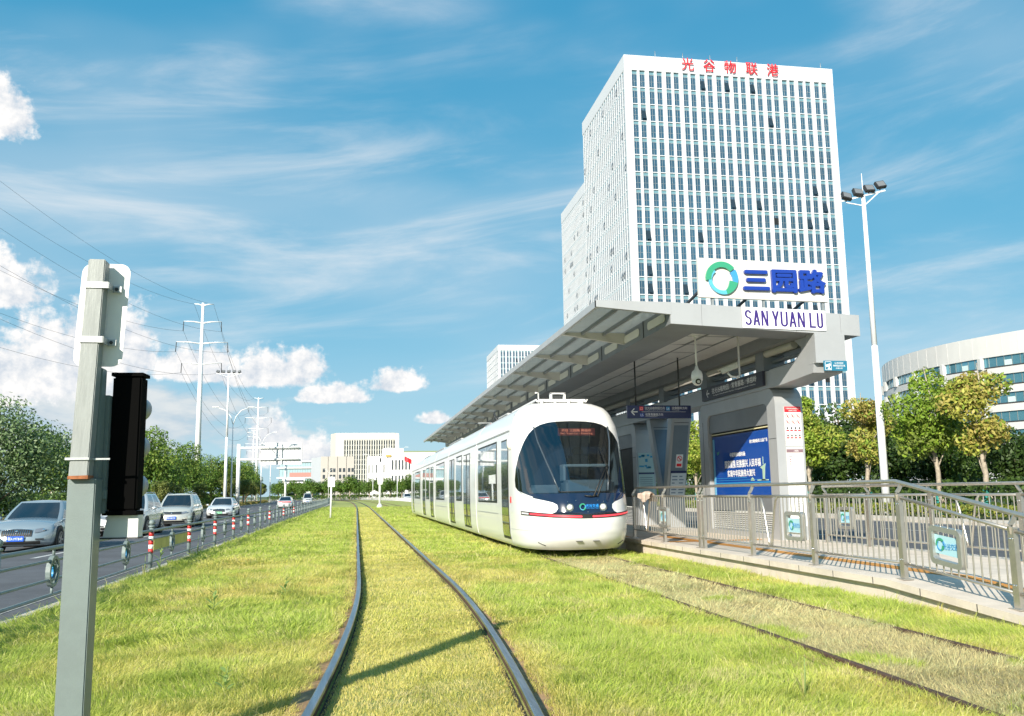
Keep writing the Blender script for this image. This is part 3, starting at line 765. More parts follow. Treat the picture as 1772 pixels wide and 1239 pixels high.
# wipers
mb = MB(); off = .035
def fp(x, z, o=off):
    a = math.copysign(math.asin(min(1, abs(x) / wz(z)) ** (NN / 2)), x); p = nose(a, z, o); return p
mb.tube([fp(.18, 1.36), fp(.42, 1.75), fp(.60, 2.02)], .017, 6).tube([fp(.27, 1.37), fp(.50, 1.75), fp(.64, 2.02)], .017, 6).tube([fp(.60, 1.62), fp(.60, 2.02), fp(.52, 2.45)], .014, 6)
mb.tube([fp(-.02, 1.375), fp(.10, 1.35), fp(.27, 1.37)], .014, 6)
for x in (.10, .18, .27): mb.sphere(fp(x, 1.36), .022, 8, 6)
mb.build('windscreen_wiper', M['black'], tram)
for x, z in ((-.22, 1.27), (.27, 1.27), (0.02, 1.02), (-.40, 1.24), (.40, 1.24)): 
    MB().sphere(fp(x, z, .004), .010, 8, 6).build('marker_stud', M['chrome'], tram)
# side pod camera, door button, side emblem
mb = MB(); mb.smooth = True; mb.sphere((TX - 1.33, 21.05, 2.62), .07, 12, 8, 2.2); mb.tube([(TX - 1.2, 21.05, 2.66), (TX - 1.33, 21.05, 2.66)], .03, 8); mb.build('camera_pod', mat('pod_cream', (.68, .64, .52), .35), tram)
MB().box(TX - wz(1.5) - .008, TX - wz(1.5) + .01, 21.0, 21.13, 1.22, 1.36).build('door_button', M['redbright'], tram)
logo_ring((TX - 1.185, 21.95, 3.12), .12, (Vector((0, -1, 0)), Vector((.3, 0, .95)).normalized()), [M['lgreen'], M['lblue'], M['lcyan']], tram, .03, 'side_emblem')
# roof gear: rail frame, aerial bracket, box, pantograph
wm = M['white']
mb = MB()
for x in (-.62, .62): mb.box(TX + x - .03, TX + x + .03, 21.2, 24.6, 3.66, 3.69)
for y in (21.2, 22.3, 23.4, 24.55): mb.box(TX - .62, TX + .62, y, y + .05, 3.62, 3.69)
for x in (-.5, -.17, .17, .5): mb.tube([(TX + x, 21.17, 3.56), (TX + x, 21.17, 3.66)], .035, 8)
mb.build('roof_rail', wm, tram)
mb = MB(); mb.tube([(TX - .52, 21.5, 3.6), (TX - .52, 21.5, 3.87), (TX - .60, 21.45, 3.87)], .022, 6); mb.build('aerial', wm, tram)
mb = MB()
for x in (-.17, .17): mb.box(TX + x - .02, TX + x + .02, 21.6, 21.75, 3.69, 3.88)
mb.box(TX - .19, TX + .19, 21.6, 21.75, 3.86, 3.89); mb.build('aerial_bracket', wm, tram); MB().box(TX - .10, TX + .10, 21.66, 21.8, 3.70, 3.84).build('horn_box', M['dark'], tram)
for ya, yb in ((25, 26.8), (36.5, 41.5), (44, 49), (52, 57)):
    MB().box(TX - .75, TX + .75, ya, yb, 3.6, 3.70).build('roof_unit', mat('roof_grey', (.45, .46, .46), .6), tram, bevel=.05)
mb = MB()
for y in (29.5, 31.0):
    for x in (-.5, .5): mb.tube([(TX + x, y, 3.6), (TX + x, y, 3.74)], .04, 8)
mb.build('insulator', M['red'], tram)
mb = MB(); mb.tube([(TX - .5, 29.5, 3.75), (TX - .5, 31, 3.75), (TX + .5, 31, 3.75), (TX + .5, 29.5, 3.75), (TX - .5, 29.5, 3.75)], .03, 6)
for x in (-.35, .35): mb.tube([(TX + x, 31, 3.76), (TX + x * .6, 29.4, 3.80), (TX + x, 30.6, 3.84)], .02, 6)
mb.box(TX - .8, TX + .8, 30.5, 30.7, 3.83, 3.86); mb.build('pantograph', M['galv'], tram)
mb = MB(); mb.smooth = True; mb.tube([(TX - .75, 26.6, 3.6), (TX - .80, 26.9, 3.86), (TX - .78, 27.4, 3.62)], .025, 6); mb.build('roof_cable', M['dark'], tram)
# bogies and wheels under the skirts
for y in (23.6, 25.6, 38.2, 40.4, 53.5, 55.5):
    mb = MB(); 
    for x in (-.7175, .7175): mb.tube([(TX + x - .06, y, .36), (TX + x + .06, y, .36)], .27, 16)
    mb.tube([(TX - .7, y, .36), (TX + .7, y, .36)], .06, 8); mb.build('wheelset', M['dark'], tram)
MB().box(TX - 1.02, TX + 1.02, Y0 + 1.7, YE + .6, .24, .5).build('underframe', M['dark'], tram)
# ================================================================ platform shelter
sh = thing('platform_shelter', (9.8, 40, .3), 'grey metal platform shelter with cantilevered glass wing and box roof over the tram stop', 'tram shelter')
YR0, YR1 = 17.2, 65.0
P, PD = M['panel'], M['panel_d']
ceilm = mat('ceiling_panels', (.72, .71, .68), .35, .2, var=.10, scale=1.0)
zt = lambda x: 5.28 - (x - 6.3) * .047
zb = lambda x: 4.83 - (x - 6.3) * .047
def cell(x0, x1, y0, y1, z0f, z1f, mb): return mb.prism([(x0, z0f(x0)), (x1, z0f(x1)), (x1, z1f(x1)), (x0, z1f(x0))], lambda u, v, a: (u, a, v), y0, y1)
# front fascia in five sheets with open joints
for k, (xa, xb) in enumerate(((6.30, 6.97), (6.976, 7.84), (7.846, 9.05), (9.056, 10.06), (10.066, 10.5))):
    cell(xa, xb, YR0, YR0 + .06, zb, zt, MB()).build('fascia_panel', P, sh)
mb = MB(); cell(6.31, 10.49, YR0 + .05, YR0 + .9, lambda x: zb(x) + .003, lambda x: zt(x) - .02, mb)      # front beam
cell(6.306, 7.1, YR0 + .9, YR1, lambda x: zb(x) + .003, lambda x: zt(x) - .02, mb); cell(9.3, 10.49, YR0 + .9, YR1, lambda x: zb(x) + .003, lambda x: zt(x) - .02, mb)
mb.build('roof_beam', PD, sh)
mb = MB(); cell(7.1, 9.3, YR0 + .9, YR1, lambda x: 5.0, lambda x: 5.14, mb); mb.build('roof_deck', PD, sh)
mb = MB(); y = YR0 + .95; r_ = random.Random(3)
while y < YR1 - .6:
    for k in range(3):
        xa = 7.13 + k * .72; t1, t2 = r_.uniform(-.012, .012), r_.uniform(-.012, .012)
        mb.add([(xa, y, 4.955 + t1), (xa + .70, y, 4.955 + t2), (xa + .70, y + 1.15, 4.955 - t1), (xa, y + 1.15, 4.955 - t2)], [(0, 1, 2, 3)])
    y += 1.18
mb.build('ceiling_panels', ceilm, sh)
mb = MB()
for x in (7.12, 7.84, 8.56, 9.28): mb.box(x - .012, x + .012, YR0 + .9, YR1, 4.93, 4.99)
mb.build('ceiling_trim', PD, sh)
# left face with lit slots
M['slot'] = mat('frosted_slot_lens', (.70, .68, .60), .4)
sl0 = None; y = 18.1
while y < YR1:
    mb = MB(); pts = []
    for cy, s0 in ((y + .48, 0), (y - .48, 180)):
        for k in range(7):
            a = rad(-90 + s0 + k * 30); pts.append((cy + .09 * math.cos(a), 5.03 + .09 * math.sin(a)))
    mb.prism(pts, lambda u, v, a: (a, u, v), 6.285, 6.30); mb.build('slot_light', M['slot'], sh)
    y += 1.75
mb = MB()
y = 18.98
while y < YR1: mb.box(6.292, 6.304, y, y + .015, 4.84, 5.25); y += 3.5
mb.build('cladding_joint', M['dark'], sh)
# glass wing
wing = mat('wing_glass', (.2, .2, .2), .3)
def wing_glass():
    m = bpy.data.materials.new('grey_tinted_laminate'); m.use_nodes = True; n = m.node_tree; n.nodes.clear(); h = NG(n)
    t = h.n('ShaderNodeBsdfTransparent'); t.inputs[0].default_value = (.62, .66, .66, 1)
    d = h.n('ShaderNodeBsdfPrincipled'); d.inputs['Base Color'].default_value = (.42, .43, .41, 1); d.inputs['Roughness'].default_value = .25
    tl = h.n('ShaderNodeBsdfTranslucent'); tl.inputs[0].default_value = (.52, .52, .48, 1)
    a = h.n('ShaderNodeMixShader'); a.inputs[0].default_value = .5; h.l(d.outputs[0], a.inputs[1]); h.l(tl.outputs[0], a.inputs[2])
    b = h.n('ShaderNodeMixShader'); tc = h.n('ShaderNodeTexCoord'); ns = h.n('ShaderNodeTexNoise'); h.l(tc.outputs['Object'], ns.inputs['Vector']); ns.inputs['Scale'].default_value = 1.3; ns.inputs['Detail'].default_value = 6
    mr = h.n('ShaderNodeMapRange'); h.l(ns.outputs[0], mr.inputs[0]); mr.inputs[3].default_value = .5; mr.inputs[4].default_value = .05
    h.l(mr.outputs[0], b.inputs[0]); h.l(a.outputs[0], b.inputs[1]); h.l(t.outputs[0], b.inputs[2])
    o = h.n('ShaderNodeOutputMaterial'); h.l(b.outputs[0], o.inputs[0]); return m
WG = wing_glass(); y = YR0 + .12; k = 0
WX = 4.75
ribs = [20.45 + 3.5 * i for i in range(13)]
ed = [YR0 + .1] + ribs
for i in range(len(ed)):
    ya = ed[i]; yb = ed[i + 1] if i + 1 < len(ed) else YR1
    mb = MB()
    for q in range(3):
        u0 = WX + .06 + q * (6.30 - WX - .06) / 3; u1 = WX + .06 + (q + 1) * (6.30 - WX - .06) / 3 - .008
        mb.box(u0, u1, ya + .02, yb - .0, 5.215, 5.23)
    mb.build('wing_glass', WG, sh)
mb = MB(); mb.box(WX - .02, WX + .05, YR0, YR1, 5.15, 5.29); mb.build('wing_edge', P, sh)
mb = MB(); mb.prism([(WX - .02, 5.15), (6.31, 5.02), (6.31, 5.275), (WX - .02, 5.285)], lambda u, v, a: (u, a, v), YR0 - .01, YR0 + .09); mb.build('wing_front_edge', P, sh)
mb = MB(); mb.box(WX - .03, 6.3, YR0 - .012, YR1, 5.292, 5.30) if False else None
for i, y in enumerate(ribs):
    mb = MB(); mb.prism([(WX, 5.15), (6.31, 4.93), (6.31, 5.2), (WX, 5.2)], lambda u, v, a: (u, a, v), y - .045, y + .045); mb.build('rib', mat('rib_warm_grey', (.50, .48, .43), .5, .1) if i == 0 else M['rib'], sh)
    if i == 0: M['rib'] = bpy.data.materials['rib_warm_grey']
mb = MB()
for x in (5.25, 5.78): mb.box(x - .025, x + .025, YR0 + .1, YR1, 5.13, 5.21)
mb.build('wing_purlin', PD, sh)
# beam on the platform's back line, louvres between it and the roof
mb = MB(); mb.prism([(17.35, 3.86), (17.2, 4.5), (17.2, 4.66), (17.35, 4.66), (18.2, 4.18), (YR1, 4.18), (YR1, 3.78), (18.9, 3.78)], lambda u, v, a: (a, u, v), 9.45, 10.12); mb.build('long_beam', P, sh)
mb = MB(); mb.box(9.445, 10.125, 17.19, 17.55, 4.05, 4.69); mb.build('end_column', P, sh)
mb = MB(); mb.prism([(17.54, 4.69), (18.2, 4.69), (17.9, 4.5), (17.85, 4.3), (17.54, 4.2)], lambda u, v, a: (a, u, v), 9.5, 10.05); mb.build('gusset', P, sh)
y = 19.9
while y < YR1:
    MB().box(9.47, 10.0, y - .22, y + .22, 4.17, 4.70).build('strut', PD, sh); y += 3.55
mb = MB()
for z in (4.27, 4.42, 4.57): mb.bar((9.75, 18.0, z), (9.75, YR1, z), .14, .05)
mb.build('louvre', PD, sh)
mb = MB(); mb.tube([(9.62, 18.0, 4.215), (9.62, YR1, 4.215)], .03, 8); mb.build('light_tube', mat('lamp_tube', (.8, .8, .78), .3), sh)
mb = MB(); mb.tube([(9.56, 18.3, 4.62), (9.56, YR1, 4.62)], .09, 10); mb.build('gutter_pipe', M['rib'], sh)

def rounded(y0, y1, z0, z1, r, n=6, bottom=False):
    pts = [(y0, z0), (y1, z0)]
    pts += [(y1 - r + r * math.cos(a), z1 - r + r * math.sin(a)) for a in np.linspace(0, math.pi / 2, n)]
    pts += [(y0 + r - r * math.sin(a), z1 - r + r * math.cos(a)) for a in np.linspace(0, math.pi / 2, n)]
    return pts
def portal(y0, y1, screen=True):
    XA, XB = 9.5, 10.18
    outer = rounded(y0, y1, .3, 3.82, .42); inner = rounded(y0 + .42, y1 - .6, .42, 3.45, .18)
    mb = MB(); n = len(outer)
    # frame ring between outer and inner outline (same point count)
    vs = [(x, u, v) for x in (XA, XB) for u, v in outer] + [(x, u, v) for x in (XA, XB) for u, v in inner]
    fs = []
    for i in range(n):
        j = (i + 1) % n
        fs += [(i, j, j + n, i + n), (2 * n + i, 2 * n + j, 3 * n + j, 3 * n + i), (i, j, 2 * n + j, 2 * n + i), (n + i, n + j, 3 * n + j, 3 * n + i)]
    mb.add(vs, fs); fr_ = mb.build('pillar_frame', P, sh)
    MB().box(XA - .004, XA + .03, y1 - .28, y1 - .265, .3, 3.3).build('frame_joint', M['dark'], fr_)
    MB().box(XA - .004, XA + .03, y0 + .02, y0 + .4, 2.60, 2.612).build('frame_joint', M['dark'], fr_)
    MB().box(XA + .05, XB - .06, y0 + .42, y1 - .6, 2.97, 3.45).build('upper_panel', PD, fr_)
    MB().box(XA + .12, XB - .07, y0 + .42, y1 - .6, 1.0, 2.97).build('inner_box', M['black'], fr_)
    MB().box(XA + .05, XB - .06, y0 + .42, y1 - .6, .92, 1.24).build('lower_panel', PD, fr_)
    mb = MB()
    for k in range(9): mb.bar((XA + .09, y0 + .45, .46 + k * .05), (XA + .09, y1 - .63, .46 + k * .05), .06, .012, (.6, 0, .8))
    mb.build('louvre', M['white'], fr_)
    return fr_
p1 = portal(19.3, 24.0); p2 = portal(29.9, 34.4); p3 = portal(43.5, 48.2)
# screen of the first pillar
scr = MB().box(9.585, 9.625, 19.80, 23.28, 1.30, 2.86).build('advert_screen', mat('screen_blue', (.008, .07, .36), .08, coat=.6), p1)
mb = MB(); mb.box(9.580, 9.5845, 19.80, 23.25, 1.60, 1.63).box(9.580, 9.5845, 20.2, 23.25, 1.68, 1.69).box(9.580, 9.5845, 21.2, 23.25, 1.74, 1.75); mb.build('screen_bands', mat('screen_cyan', (.04, .30, .62), .2), scr)
MB().box(9.575, 9.60, 23.17, 23.28, 1.30, 2.80).build('screen_side', mat('screen_side_cyan', (.12, .36, .55), .3), scr)
whs = M['text']
text('国家富强 民族振兴 人民幸福', (9.583, 21.45, 2.10), 2.15, .20, LEFT, whs, scr, .002, .004)
text('实现中华民族伟大复兴', (9.583, 21.55, 1.86), 1.65, .18, LEFT, whs, scr, .002, .004)
text('中国梦的本质内涵:', (9.583, 21.7, 2.34), .95, .115, LEFT, whs, scr, .002, .003)
text('讲文明树新风 公益广告', (9.583, 20.45, 2.62), 1.0, .09, LEFT, whs, scr, .002, .002)
mb = MB(); mb.prism([(20.12, 1.66), (20.42, 1.66), (20.30, 1.70), (20.30, 1.92), (20.42, 1.97), (20.12, 2.06), (20.16, 1.96), (20.20, 1.70)], lambda u, v, a: (a, u, v), 9.5800, 9.5848); mb.box(9.58, 9.5848, 20.24, 20.262, 2.04, 2.22); mb.box(9.58, 9.5848, 20.0, 20.6, 1.655, 1.68); mb.prism([(20.78, 1.66), (20.98, 1.66), (20.95, 1.71), (20.88, 1.74), (20.81, 1.71)], lambda u, v, a: (a, u, v), 9.58, 9.5848); mb.build('screen_landmark_picture', mat('screen_pale_green', (.42, .60, .45), .3), scr)
mb = MB(); mb.prism([(23.0, 2.36), (22.9, 2.40), (22.86, 2.47), (22.95, 2.43), (23.02, 2.46)], lambda u, v, a: (a, u, v), 9.58, 9.5848); mb.build('screen_leaf_mark', M['lgreen'], scr)
mb = MB(); mb.box(9.56, 9.60, 19.75, 23.3, 2.905, 2.93); mb.build('light_slit', mat('warm_lamp', (.75, .68, .40), .4), p1)
# end face posters (facing the camera)
yE = 19.296
ep = MB().box(9.72, 10.12, yE - .012, yE, 2.42, 3.33).build('rules_poster', M['white'], p1)
MB().box(9.72, 10.12, yE - .017, yE - .0125, 3.20, 3.33).build('poster_header', M['redbright'], ep)
text('严禁携带危险品和禁止行为', (9.92, yE - .018, 3.285), .34, .035, FRONT, M['text'], ep, .001)
text('违者依法处理', (9.92, yE - .018, 3.235), .2, .03, FRONT, M['text'], ep, .001)
mb = MB(); md = MB()
def pict(cx, cz, r, slash=True):
    n = 14
    for k in range(n):
        a0, a1 = 2 * math.pi * k / n, 2 * math.pi * (k + 1) / n
        mb.bar((cx + r * math.cos(a0), yE - .0145, cz + r * math.sin(a0)), (cx + r * math.cos(a1), yE - .0145, cz + r * math.sin(a1)), .004, r * .22, (0, 0, 1)) if False else mb.box(cx + r * math.cos(a0) - r * .14, cx + r * math.cos(a0) + r * .14, yE - .016, yE - .0125, cz + r * math.sin(a0) - r * .14, cz + r * math.sin(a0) + r * .14)
    mb.bar((cx - r * .65, yE - .0155, cz + r * .65), (cx + r * .65, yE - .0155, cz - r * .65), .008, r * .16, (0, 0, 1)) if False else mb.add([(cx - r * .75, yE - .017, cz + r * .6), (cx - r * .6, yE - .017, cz + r * .75), (cx + r * .75, yE - .017, cz - r * .6), (cx + r * .6, yE - .017, cz - r * .75)], [(0, 1, 2, 3)])
    md.box(cx - r * .28, cx + r * .25, yE - .0152, yE - .0122, cz - r * .5, cz + r * .45)
for j in range(2):
    for i in range(3): pict(9.79 + i * .13, 3.11 - j * .14, .048)
for j in range(2):
    for i in range(4):
        cx, cz = 9.775 + i * .097, 2.83 - j * .17; md.box(cx - .018, cx + .018, yE - .016, yE - .0122, cz - .02, cz + .025); mb.box(cx - .034, cx + .034, yE - .016, yE - .0122, cz - .066, cz - .036)
mb.build('prohibition_marks', M['redbright'], ep); md.build('pictogram_figures', M['dark'], ep)
rp = MB().box(9.72, 10.12, yE - .010, yE, .60, 2.40).build('route_poster', M['white'], p1)
MB().box(9.72, 10.12, yE - .014, yE - .0105, 2.27, 2.35).build('poster_header', mat('mauve_header', (.22, .14, .16), .5), rp)
text('三园路', (9.95, yE - .0145, 2.31), .12, .04, FRONT, M['text'], rp, .001)
mb = MB(); mb.box(9.913, 9.919, yE - .0135, yE - .0105, .8, 2.20); mb.box(9.76, 9.85, yE - .0135, yE - .0105, 2.17, 2.195)
for k in range(22): z = 2.12 - k * .06; mb.box(9.905, 9.927, yE - .014, yE - .0105, z, z + .012); mb.box(9.95, 10.0 + .02 * ((k * 7) % 3), yE - .0135, yE - .0105, z, z + .014)
mb.build('route_diagram', mat('grey_print', (.32, .32, .34), .6), rp)
mb = MB(); [mb.box(9.78, 9.82, yE - .0135, yE - .0105, z, z + .02) for z in (2.10, 2.05, 2.0)]; mb.build('line_badges', M['redbright'], rp)
# V columns: two limbs leaning apart along the beam, their broad faces towards the camera
def vcol(yb_):
    XA, XB = 9.5, 10.12; limbs = []
    f = lambda u, v, a: (a, u, v)
    for top, bot in (((yb_ + 1.2, yb_ + 1.62), (yb_ + .20, yb_ + .55)), ((yb_ - .98, yb_ - .58), (yb_ - .08, yb_ + .25))):
        poly = [(bot[0], .3), (bot[1], .3), (bot[1], 1.2), (top[1], 3.79), (top[0], 3.79), (bot[0], 1.2)]
        o = MB().prism(poly, f, XA, XB).build('column', P, sh, bevel=.02)
        d = .012; e = .075
        MB().add([(XA + e, bot[0] + (top[0] - bot[0]) * t - d, 1.2 + 2.59 * t) for t in (0, .86)] + [(XB - e, bot[0] + (top[0] - bot[0]) * t - d, 1.2 + 2.59 * t) for t in (.86, 0)], [(0, 1, 2, 3)]).build('column_inlay', M['inlay'], o)
        MB().bar((XA + e, bot[0] + (top[0] - bot[0]) * .89 - d, 1.2 + 2.59 * .89), (XB - e, bot[0] + (top[0] - bot[0]) * .89 - d, 1.2 + 2.59 * .89), .012).build('column_joint', M['dark'], o)
        limbs.append((o, lambda z, t0=top, b0=bot: b0[0] + (t0[0] - b0[0]) * (z - 1.2) / 2.59))
    return limbs
M['inlay'] = mat('slate_inlay', (.20, .24, .28), .35, .3, var=.08)
va = vcol(27.1); vcol(38.6); vcol(53.0)
nb_, fl = va[1]
def poster(parent, fy, xa, xb, z0, z1, name, m, d=.02):
    return MB().add([(xa, fy(z0) - d, z0), (xb, fy(z0) - d, z0), (xb, fy(z1) - d, z1), (xa, fy(z1) - d, z1)], [(0, 1, 2, 3)]).build(name, m, parent)
poster(nb_, fl, 9.72, 9.94, 2.15, 2.55, 'no_smoking_notice', M['white'])
mb = MB(); rows = []
for j in range(17): a = 2 * math.pi * j / 16; rows.append([(9.83 + rr * math.cos(a), fl(2.42 + rr * math.sin(a)) - .026, 2.42 + rr * math.sin(a)) for rr in (.065, .085)])
mb.grid(rows); mb.add([(x, fl(z) - .026, z) for x, z in ((9.75, 2.18), (9.91, 2.18), (9.91, 2.27), (9.75, 2.27))], [(0, 1, 2, 3)]); mb.add([(x, fl(z) - .027, z) for x, z in ((9.77, 2.46), (9.79, 2.48), (9.89, 2.38), (9.87, 2.36))], [(0, 1, 2, 3)]); mb.build('no_smoking_mark', M['redbright'], nb_)
pm = poster(nb_, fl, 9.60, 10.08, 1.30, 1.98, 'notice_poster', mat('poster_pale_blue', (.55, .60, .64), .4))
poster(pm, fl, 9.58, 10.10, 1.98, 2.05, 'poster_header', M['navy'], .026)
mb = MB(); rr_ = random.Random(5)
for j in range(6):
    for i in range(2): x_ = 9.64 + i * .23; w_2 = rr_.uniform(.09, .18); z_ = 1.36 + j * .10; mb.add([(x_, fl(z_) - .024, z_), (x_ + w_2, fl(z_) - .024, z_), (x_ + w_2, fl(z_ + .035) - .024, z_ + .035), (x_, fl(z_ + .035) - .024, z_ + .035)], [(0, 1, 2, 3)])
mb.build('poster_print', mat('slate_print', (.14, .20, .28), .6), pm)
Yq = 29.895
pq = MB().box(9.56, 10.12, Yq - .012, Yq, 1.32, 2.75).build('area_map_poster', mat('map_pale_green', (.42, .55, .52), .4), p2)
mb = MB()
for j in range(14): x_, z_ = 9.58 + rr_.random() * .42, 2.15 + rr_.random() * .5; mb.box(x_, x_ + .09, Yq - .016, Yq - .0125, z_, z_ + .06)
mb.build('map_print', mat('map_blue', (.05, .30, .50), .5), pq)
MB().box(9.56, 10.12, Yq - .017, Yq - .0125, 2.02, 2.08).build('poster_header', M['navy'], pq)
mb = MB(); [mb.box(9.60, 10.05, Yq - .016, Yq - .0125, 1.40 + j * .07, 1.415 + j * .07) for j in range(8)]; mb.build('timetable_print', M['navy'], pq)

# ---- boards and instruments that hang from or stand on the shelter
b1 = thing('station_name_board', (8.38, 17.25, 5.3), 'large pale board on the shelter roof with round emblem and blue raised characters', 'station sign')
mb = MB(); 
bt = lambda x: 6.235 - (x - 6.95) * .022; bb = lambda x: 5.395 - (x - 6.95) * .015
for xa, xb in ((6.94, 8.02), (8.025, 9.83)): mb.prism([(xa, bb(xa)), (xb, bb(xb)), (xb, bt(xb)), (xa, bt(xa))], lambda u, v, a: (u, a, v), 17.20, 17.28)
mb.build('board_panel', mat('cream_panel', (.64, .62, .58), .5, var=.05), b1)
logo_ring((7.44, 17.197, 5.80), .355, (Vector((.94, 0, 0)).normalized(), Vector((0, 0, 1))), [M['lgreen'], M['lcyan'], M['lblue']], b1, .05)
text('三园路', (8.83, 17.197, 5.78), 1.86, .52, FRONT, M['blue3d'], b1, .07, .02, 'raised_characters')
mb = MB()
for x in (7.25, 8.38, 9.72): mb.box(x - .025, x + .025, 17.24, 17.29, 5.1, 5.45)
explode(mb.build('stand_leg', M['galv'], b1))
for x in (6.9, 8.1, 9.45): MB().bar((x + .14, 17.29, 5.6), (x - .1, 18.6, 5.16), .045).build('back_stay', M['dark'], b1)
b2 = thing('roman_name_board', (8.79, 17.2, 4.96), 'white board with dark purple capitals SAN YUAN LU on the roof fascia', 'station sign')
mb = MB(); f0 = lambda x: -(x - 7.86) * .022
mb.prism([(7.86, 4.765), (9.71, 4.725), (9.71, 5.155), (7.86, 5.205)], lambda u, v, a: (u, a, v), 17.17, 17.197); mb.build('board_panel', mat('bright_white_board', (.88, .88, .88), .4), b2)
sk = (Vector((1, 0, -.022)).normalized(), Vector((0, 0, 1)))
def capital(ch, x, z0, w, h, s, y, parent):
    """condensed bold grotesque capital drawn from strokes of width s"""
    mb = MB(); q = [0]
    def P_(u, v): return (x + u, y - .0025 - q[0] * .0006, z0 + v - (x + u - 7.86) * .024)
    def poly(*p): q[0] += 1; mb.add([P_(*k) for k in p], [tuple(range(len(p)))])
    def arc(cu, cv, ru, rv, a0, a1, n=10):
        q[0] += 1
        for k in range(n):
            a, b = rad(a0 + (a1 - a0) * k / n), rad(a0 + (a1 - a0) * (k + 1) / n)
            mb.add([P_(cu + ru * math.cos(a), cv + rv * math.sin(a)), P_(cu + ru * math.cos(b), cv + rv * math.sin(b)), P_(cu + (ru - s) * math.cos(b), cv + (rv - s * .8) * math.sin(b)), P_(cu + (ru - s) * math.cos(a), cv + (rv - s * .8) * math.sin(a))], [(0, 1, 2, 3)])
    if ch == 'L': poly((0, 0), (s, 0), (s, h), (0, h)); poly((0, 0), (w, 0), (w, s * .85), (0, s * .85))
    if ch == 'N': poly((0, 0), (s * .9, 0), (s * .9, h), (0, h)); poly((w - s * .9, 0), (w, 0), (w, h), (w - s * .9, h)); poly((0, h), (s * 1.05, h), (w, 0), (w - s * 1.05, 0))
    if ch == 'A': poly((0, 0), (s, 0), (w / 2 + s * .52, h), (w / 2 - s * .52, h)); poly((w - s, 0), (w, 0), (w / 2 + s * .52, h), (w / 2 - s * .52, h)); poly((w * .22, h * .24), (w * .78, h * .24), (w * .74, h * .24 + s * .8), (w * .26, h * .24 + s * .8))
    if ch == 'Y': poly((w / 2 - s / 2, 0), (w / 2 + s / 2, 0), (w / 2 + s / 2, h * .46), (w / 2 - s / 2, h * .46)); poly((0, h), (s * 1.05, h), (w / 2 + s / 2, h * .40), (w / 2 - s / 2, h * .40)); poly((w - s * 1.05, h), (w, h), (w / 2 + s / 2, h * .40), (w / 2 - s / 2, h * .40))
    if ch == 'U': r = w / 2; poly((0, r), (s, r), (s, h), (0, h)); poly((w - s, r), (w, r), (w, h), (w - s, h)); arc(r, r, r, r, 180, 360)
    if ch == 'S':
        ru, rv = w / 2, h * .275; arc(ru, h - rv, ru, rv, 12, 272); arc(ru, rv, ru, rv, 92, -168)
    return mb.build('letter', M['ink'], parent, fix=False)
for word, xa, xb in (('SAN', 7.90, 8.42), ('YUAN', 8.50, 9.24), ('LU', 9.34, 9.65)):
    n_ = len(word); gp = .028; w_l = (xb - xa - gp * (n_ - 1)) / n_
    for k, ch in enumerate(word): capital(ch, xa + k * (w_l + gp), 4.82, w_l, .325, .047, 17.168, b2)
def hang_sign(name, x0, x1, y, z0, z1, label, rods, facing=FRONT):
    t = thing(name, ((x0 + x1) / 2, y, z1), label, 'direction sign')
    MB().box(x0, x1, y, y + .08, z0, z1).build('sign_box', M['navy'], t, bevel=.006)
    for x in rods: MB().tube([(x, y + .04, z1), (x, y + .04, 4.95)], .022, 8).build('hanging_rod', M['dark'], t)
    return t
hs_ = hang_sign('hanging_direction_sign', 6.95, 8.70, 22.5, 3.33, 3.67, 'dark blue sign with white arrow and coloured line badges, hanging on two rods', (7.2, 8.4))
def arrow(cx, cz, s, frame, d, parent, m):
    X, U = frame; N = X.cross(U); mb = MB()
    def seg(a, b, w):
        a, b = Vector(a), Vector(b); dr = (b - a).normalized(); pr_ = Vector((-dr.y, dr.x)) * w / 2
        q = [a - pr_, a + pr_, b + pr_, b - pr_]; mb.add([Vector((cx, 0, cz)) * 0 + d + X * p.x * s + U * p.y * s + N * .003 for p in q] , [(0, 1, 2, 3)])
    seg((-.5, 0), (.5, 0), .16); seg((-.52, -.03), (0, .5), .16); seg((-.52, .03), (0, -.5), .16)
    return mb.build('arrow', m, parent)
arrow(0, 0, .17, FRONT, Vector((7.14, 22.497, 3.50)), hs_, M['text'])
for s_, x, z, w, m in (('L2', 7.33, 3.585, .1, M['redbright']), ('L6', 8.06, 3.585, .1, M['lblue']), ('L5', 7.34, 3.415, .1, M['blue3d'])):
    MB().box(x - .05, x + .05, 22.490, 22.4985, z - .05, z + .05).build('line_badge', m, hs_)
    text(s_, (x, 22.489, z), .07, .06, FRONT, M['text'], hs_, .001)
text('往光谷植物园方向', (7.70, 22.497, 3.60), .54, .07, FRONT, M['text'], hs_, .001); text('To Optics Valley Botanical Garden', (7.70, 22.497, 3.545), .54, .022, FRONT, M['text'], hs_, .001)
text('往佛祖岭方向', (8.38, 22.497, 3.60), .42, .07, FRONT, M['text'], hs_, .001); text('To Fozuling', (8.27, 22.497, 3.545), .2, .022, FRONT, M['text'], hs_, .001)
text('往常青藤路方向', (7.68, 22.497, 3.43), .48, .07, FRONT, M['text'], hs_, .001); text('To Changqingteng Road', (7.60, 22.497, 3.375), .32, .022, FRONT, M['text'], hs_, .001)
MB().box(7.34, 8.55, 22.494, 22.4985, 3.497, 3.503).build('divider_line', M['text'], hs_)
bs = thing('beam_direction_sign', (9.40, 21.5, 4.0), 'long dark sign with white arrow fixed on the beam over the advert pillar', 'direction sign')
MB().box(9.38, 9.447, 19.6, 23.4, 3.86, 4.20).build('sign_box', mat('dark_slate_sign', (.03, .03, .05), .4), bs)
arrow(0, 0, .2, LEFT, Vector((9.378, 22.95, 4.03)), bs, M['text'])
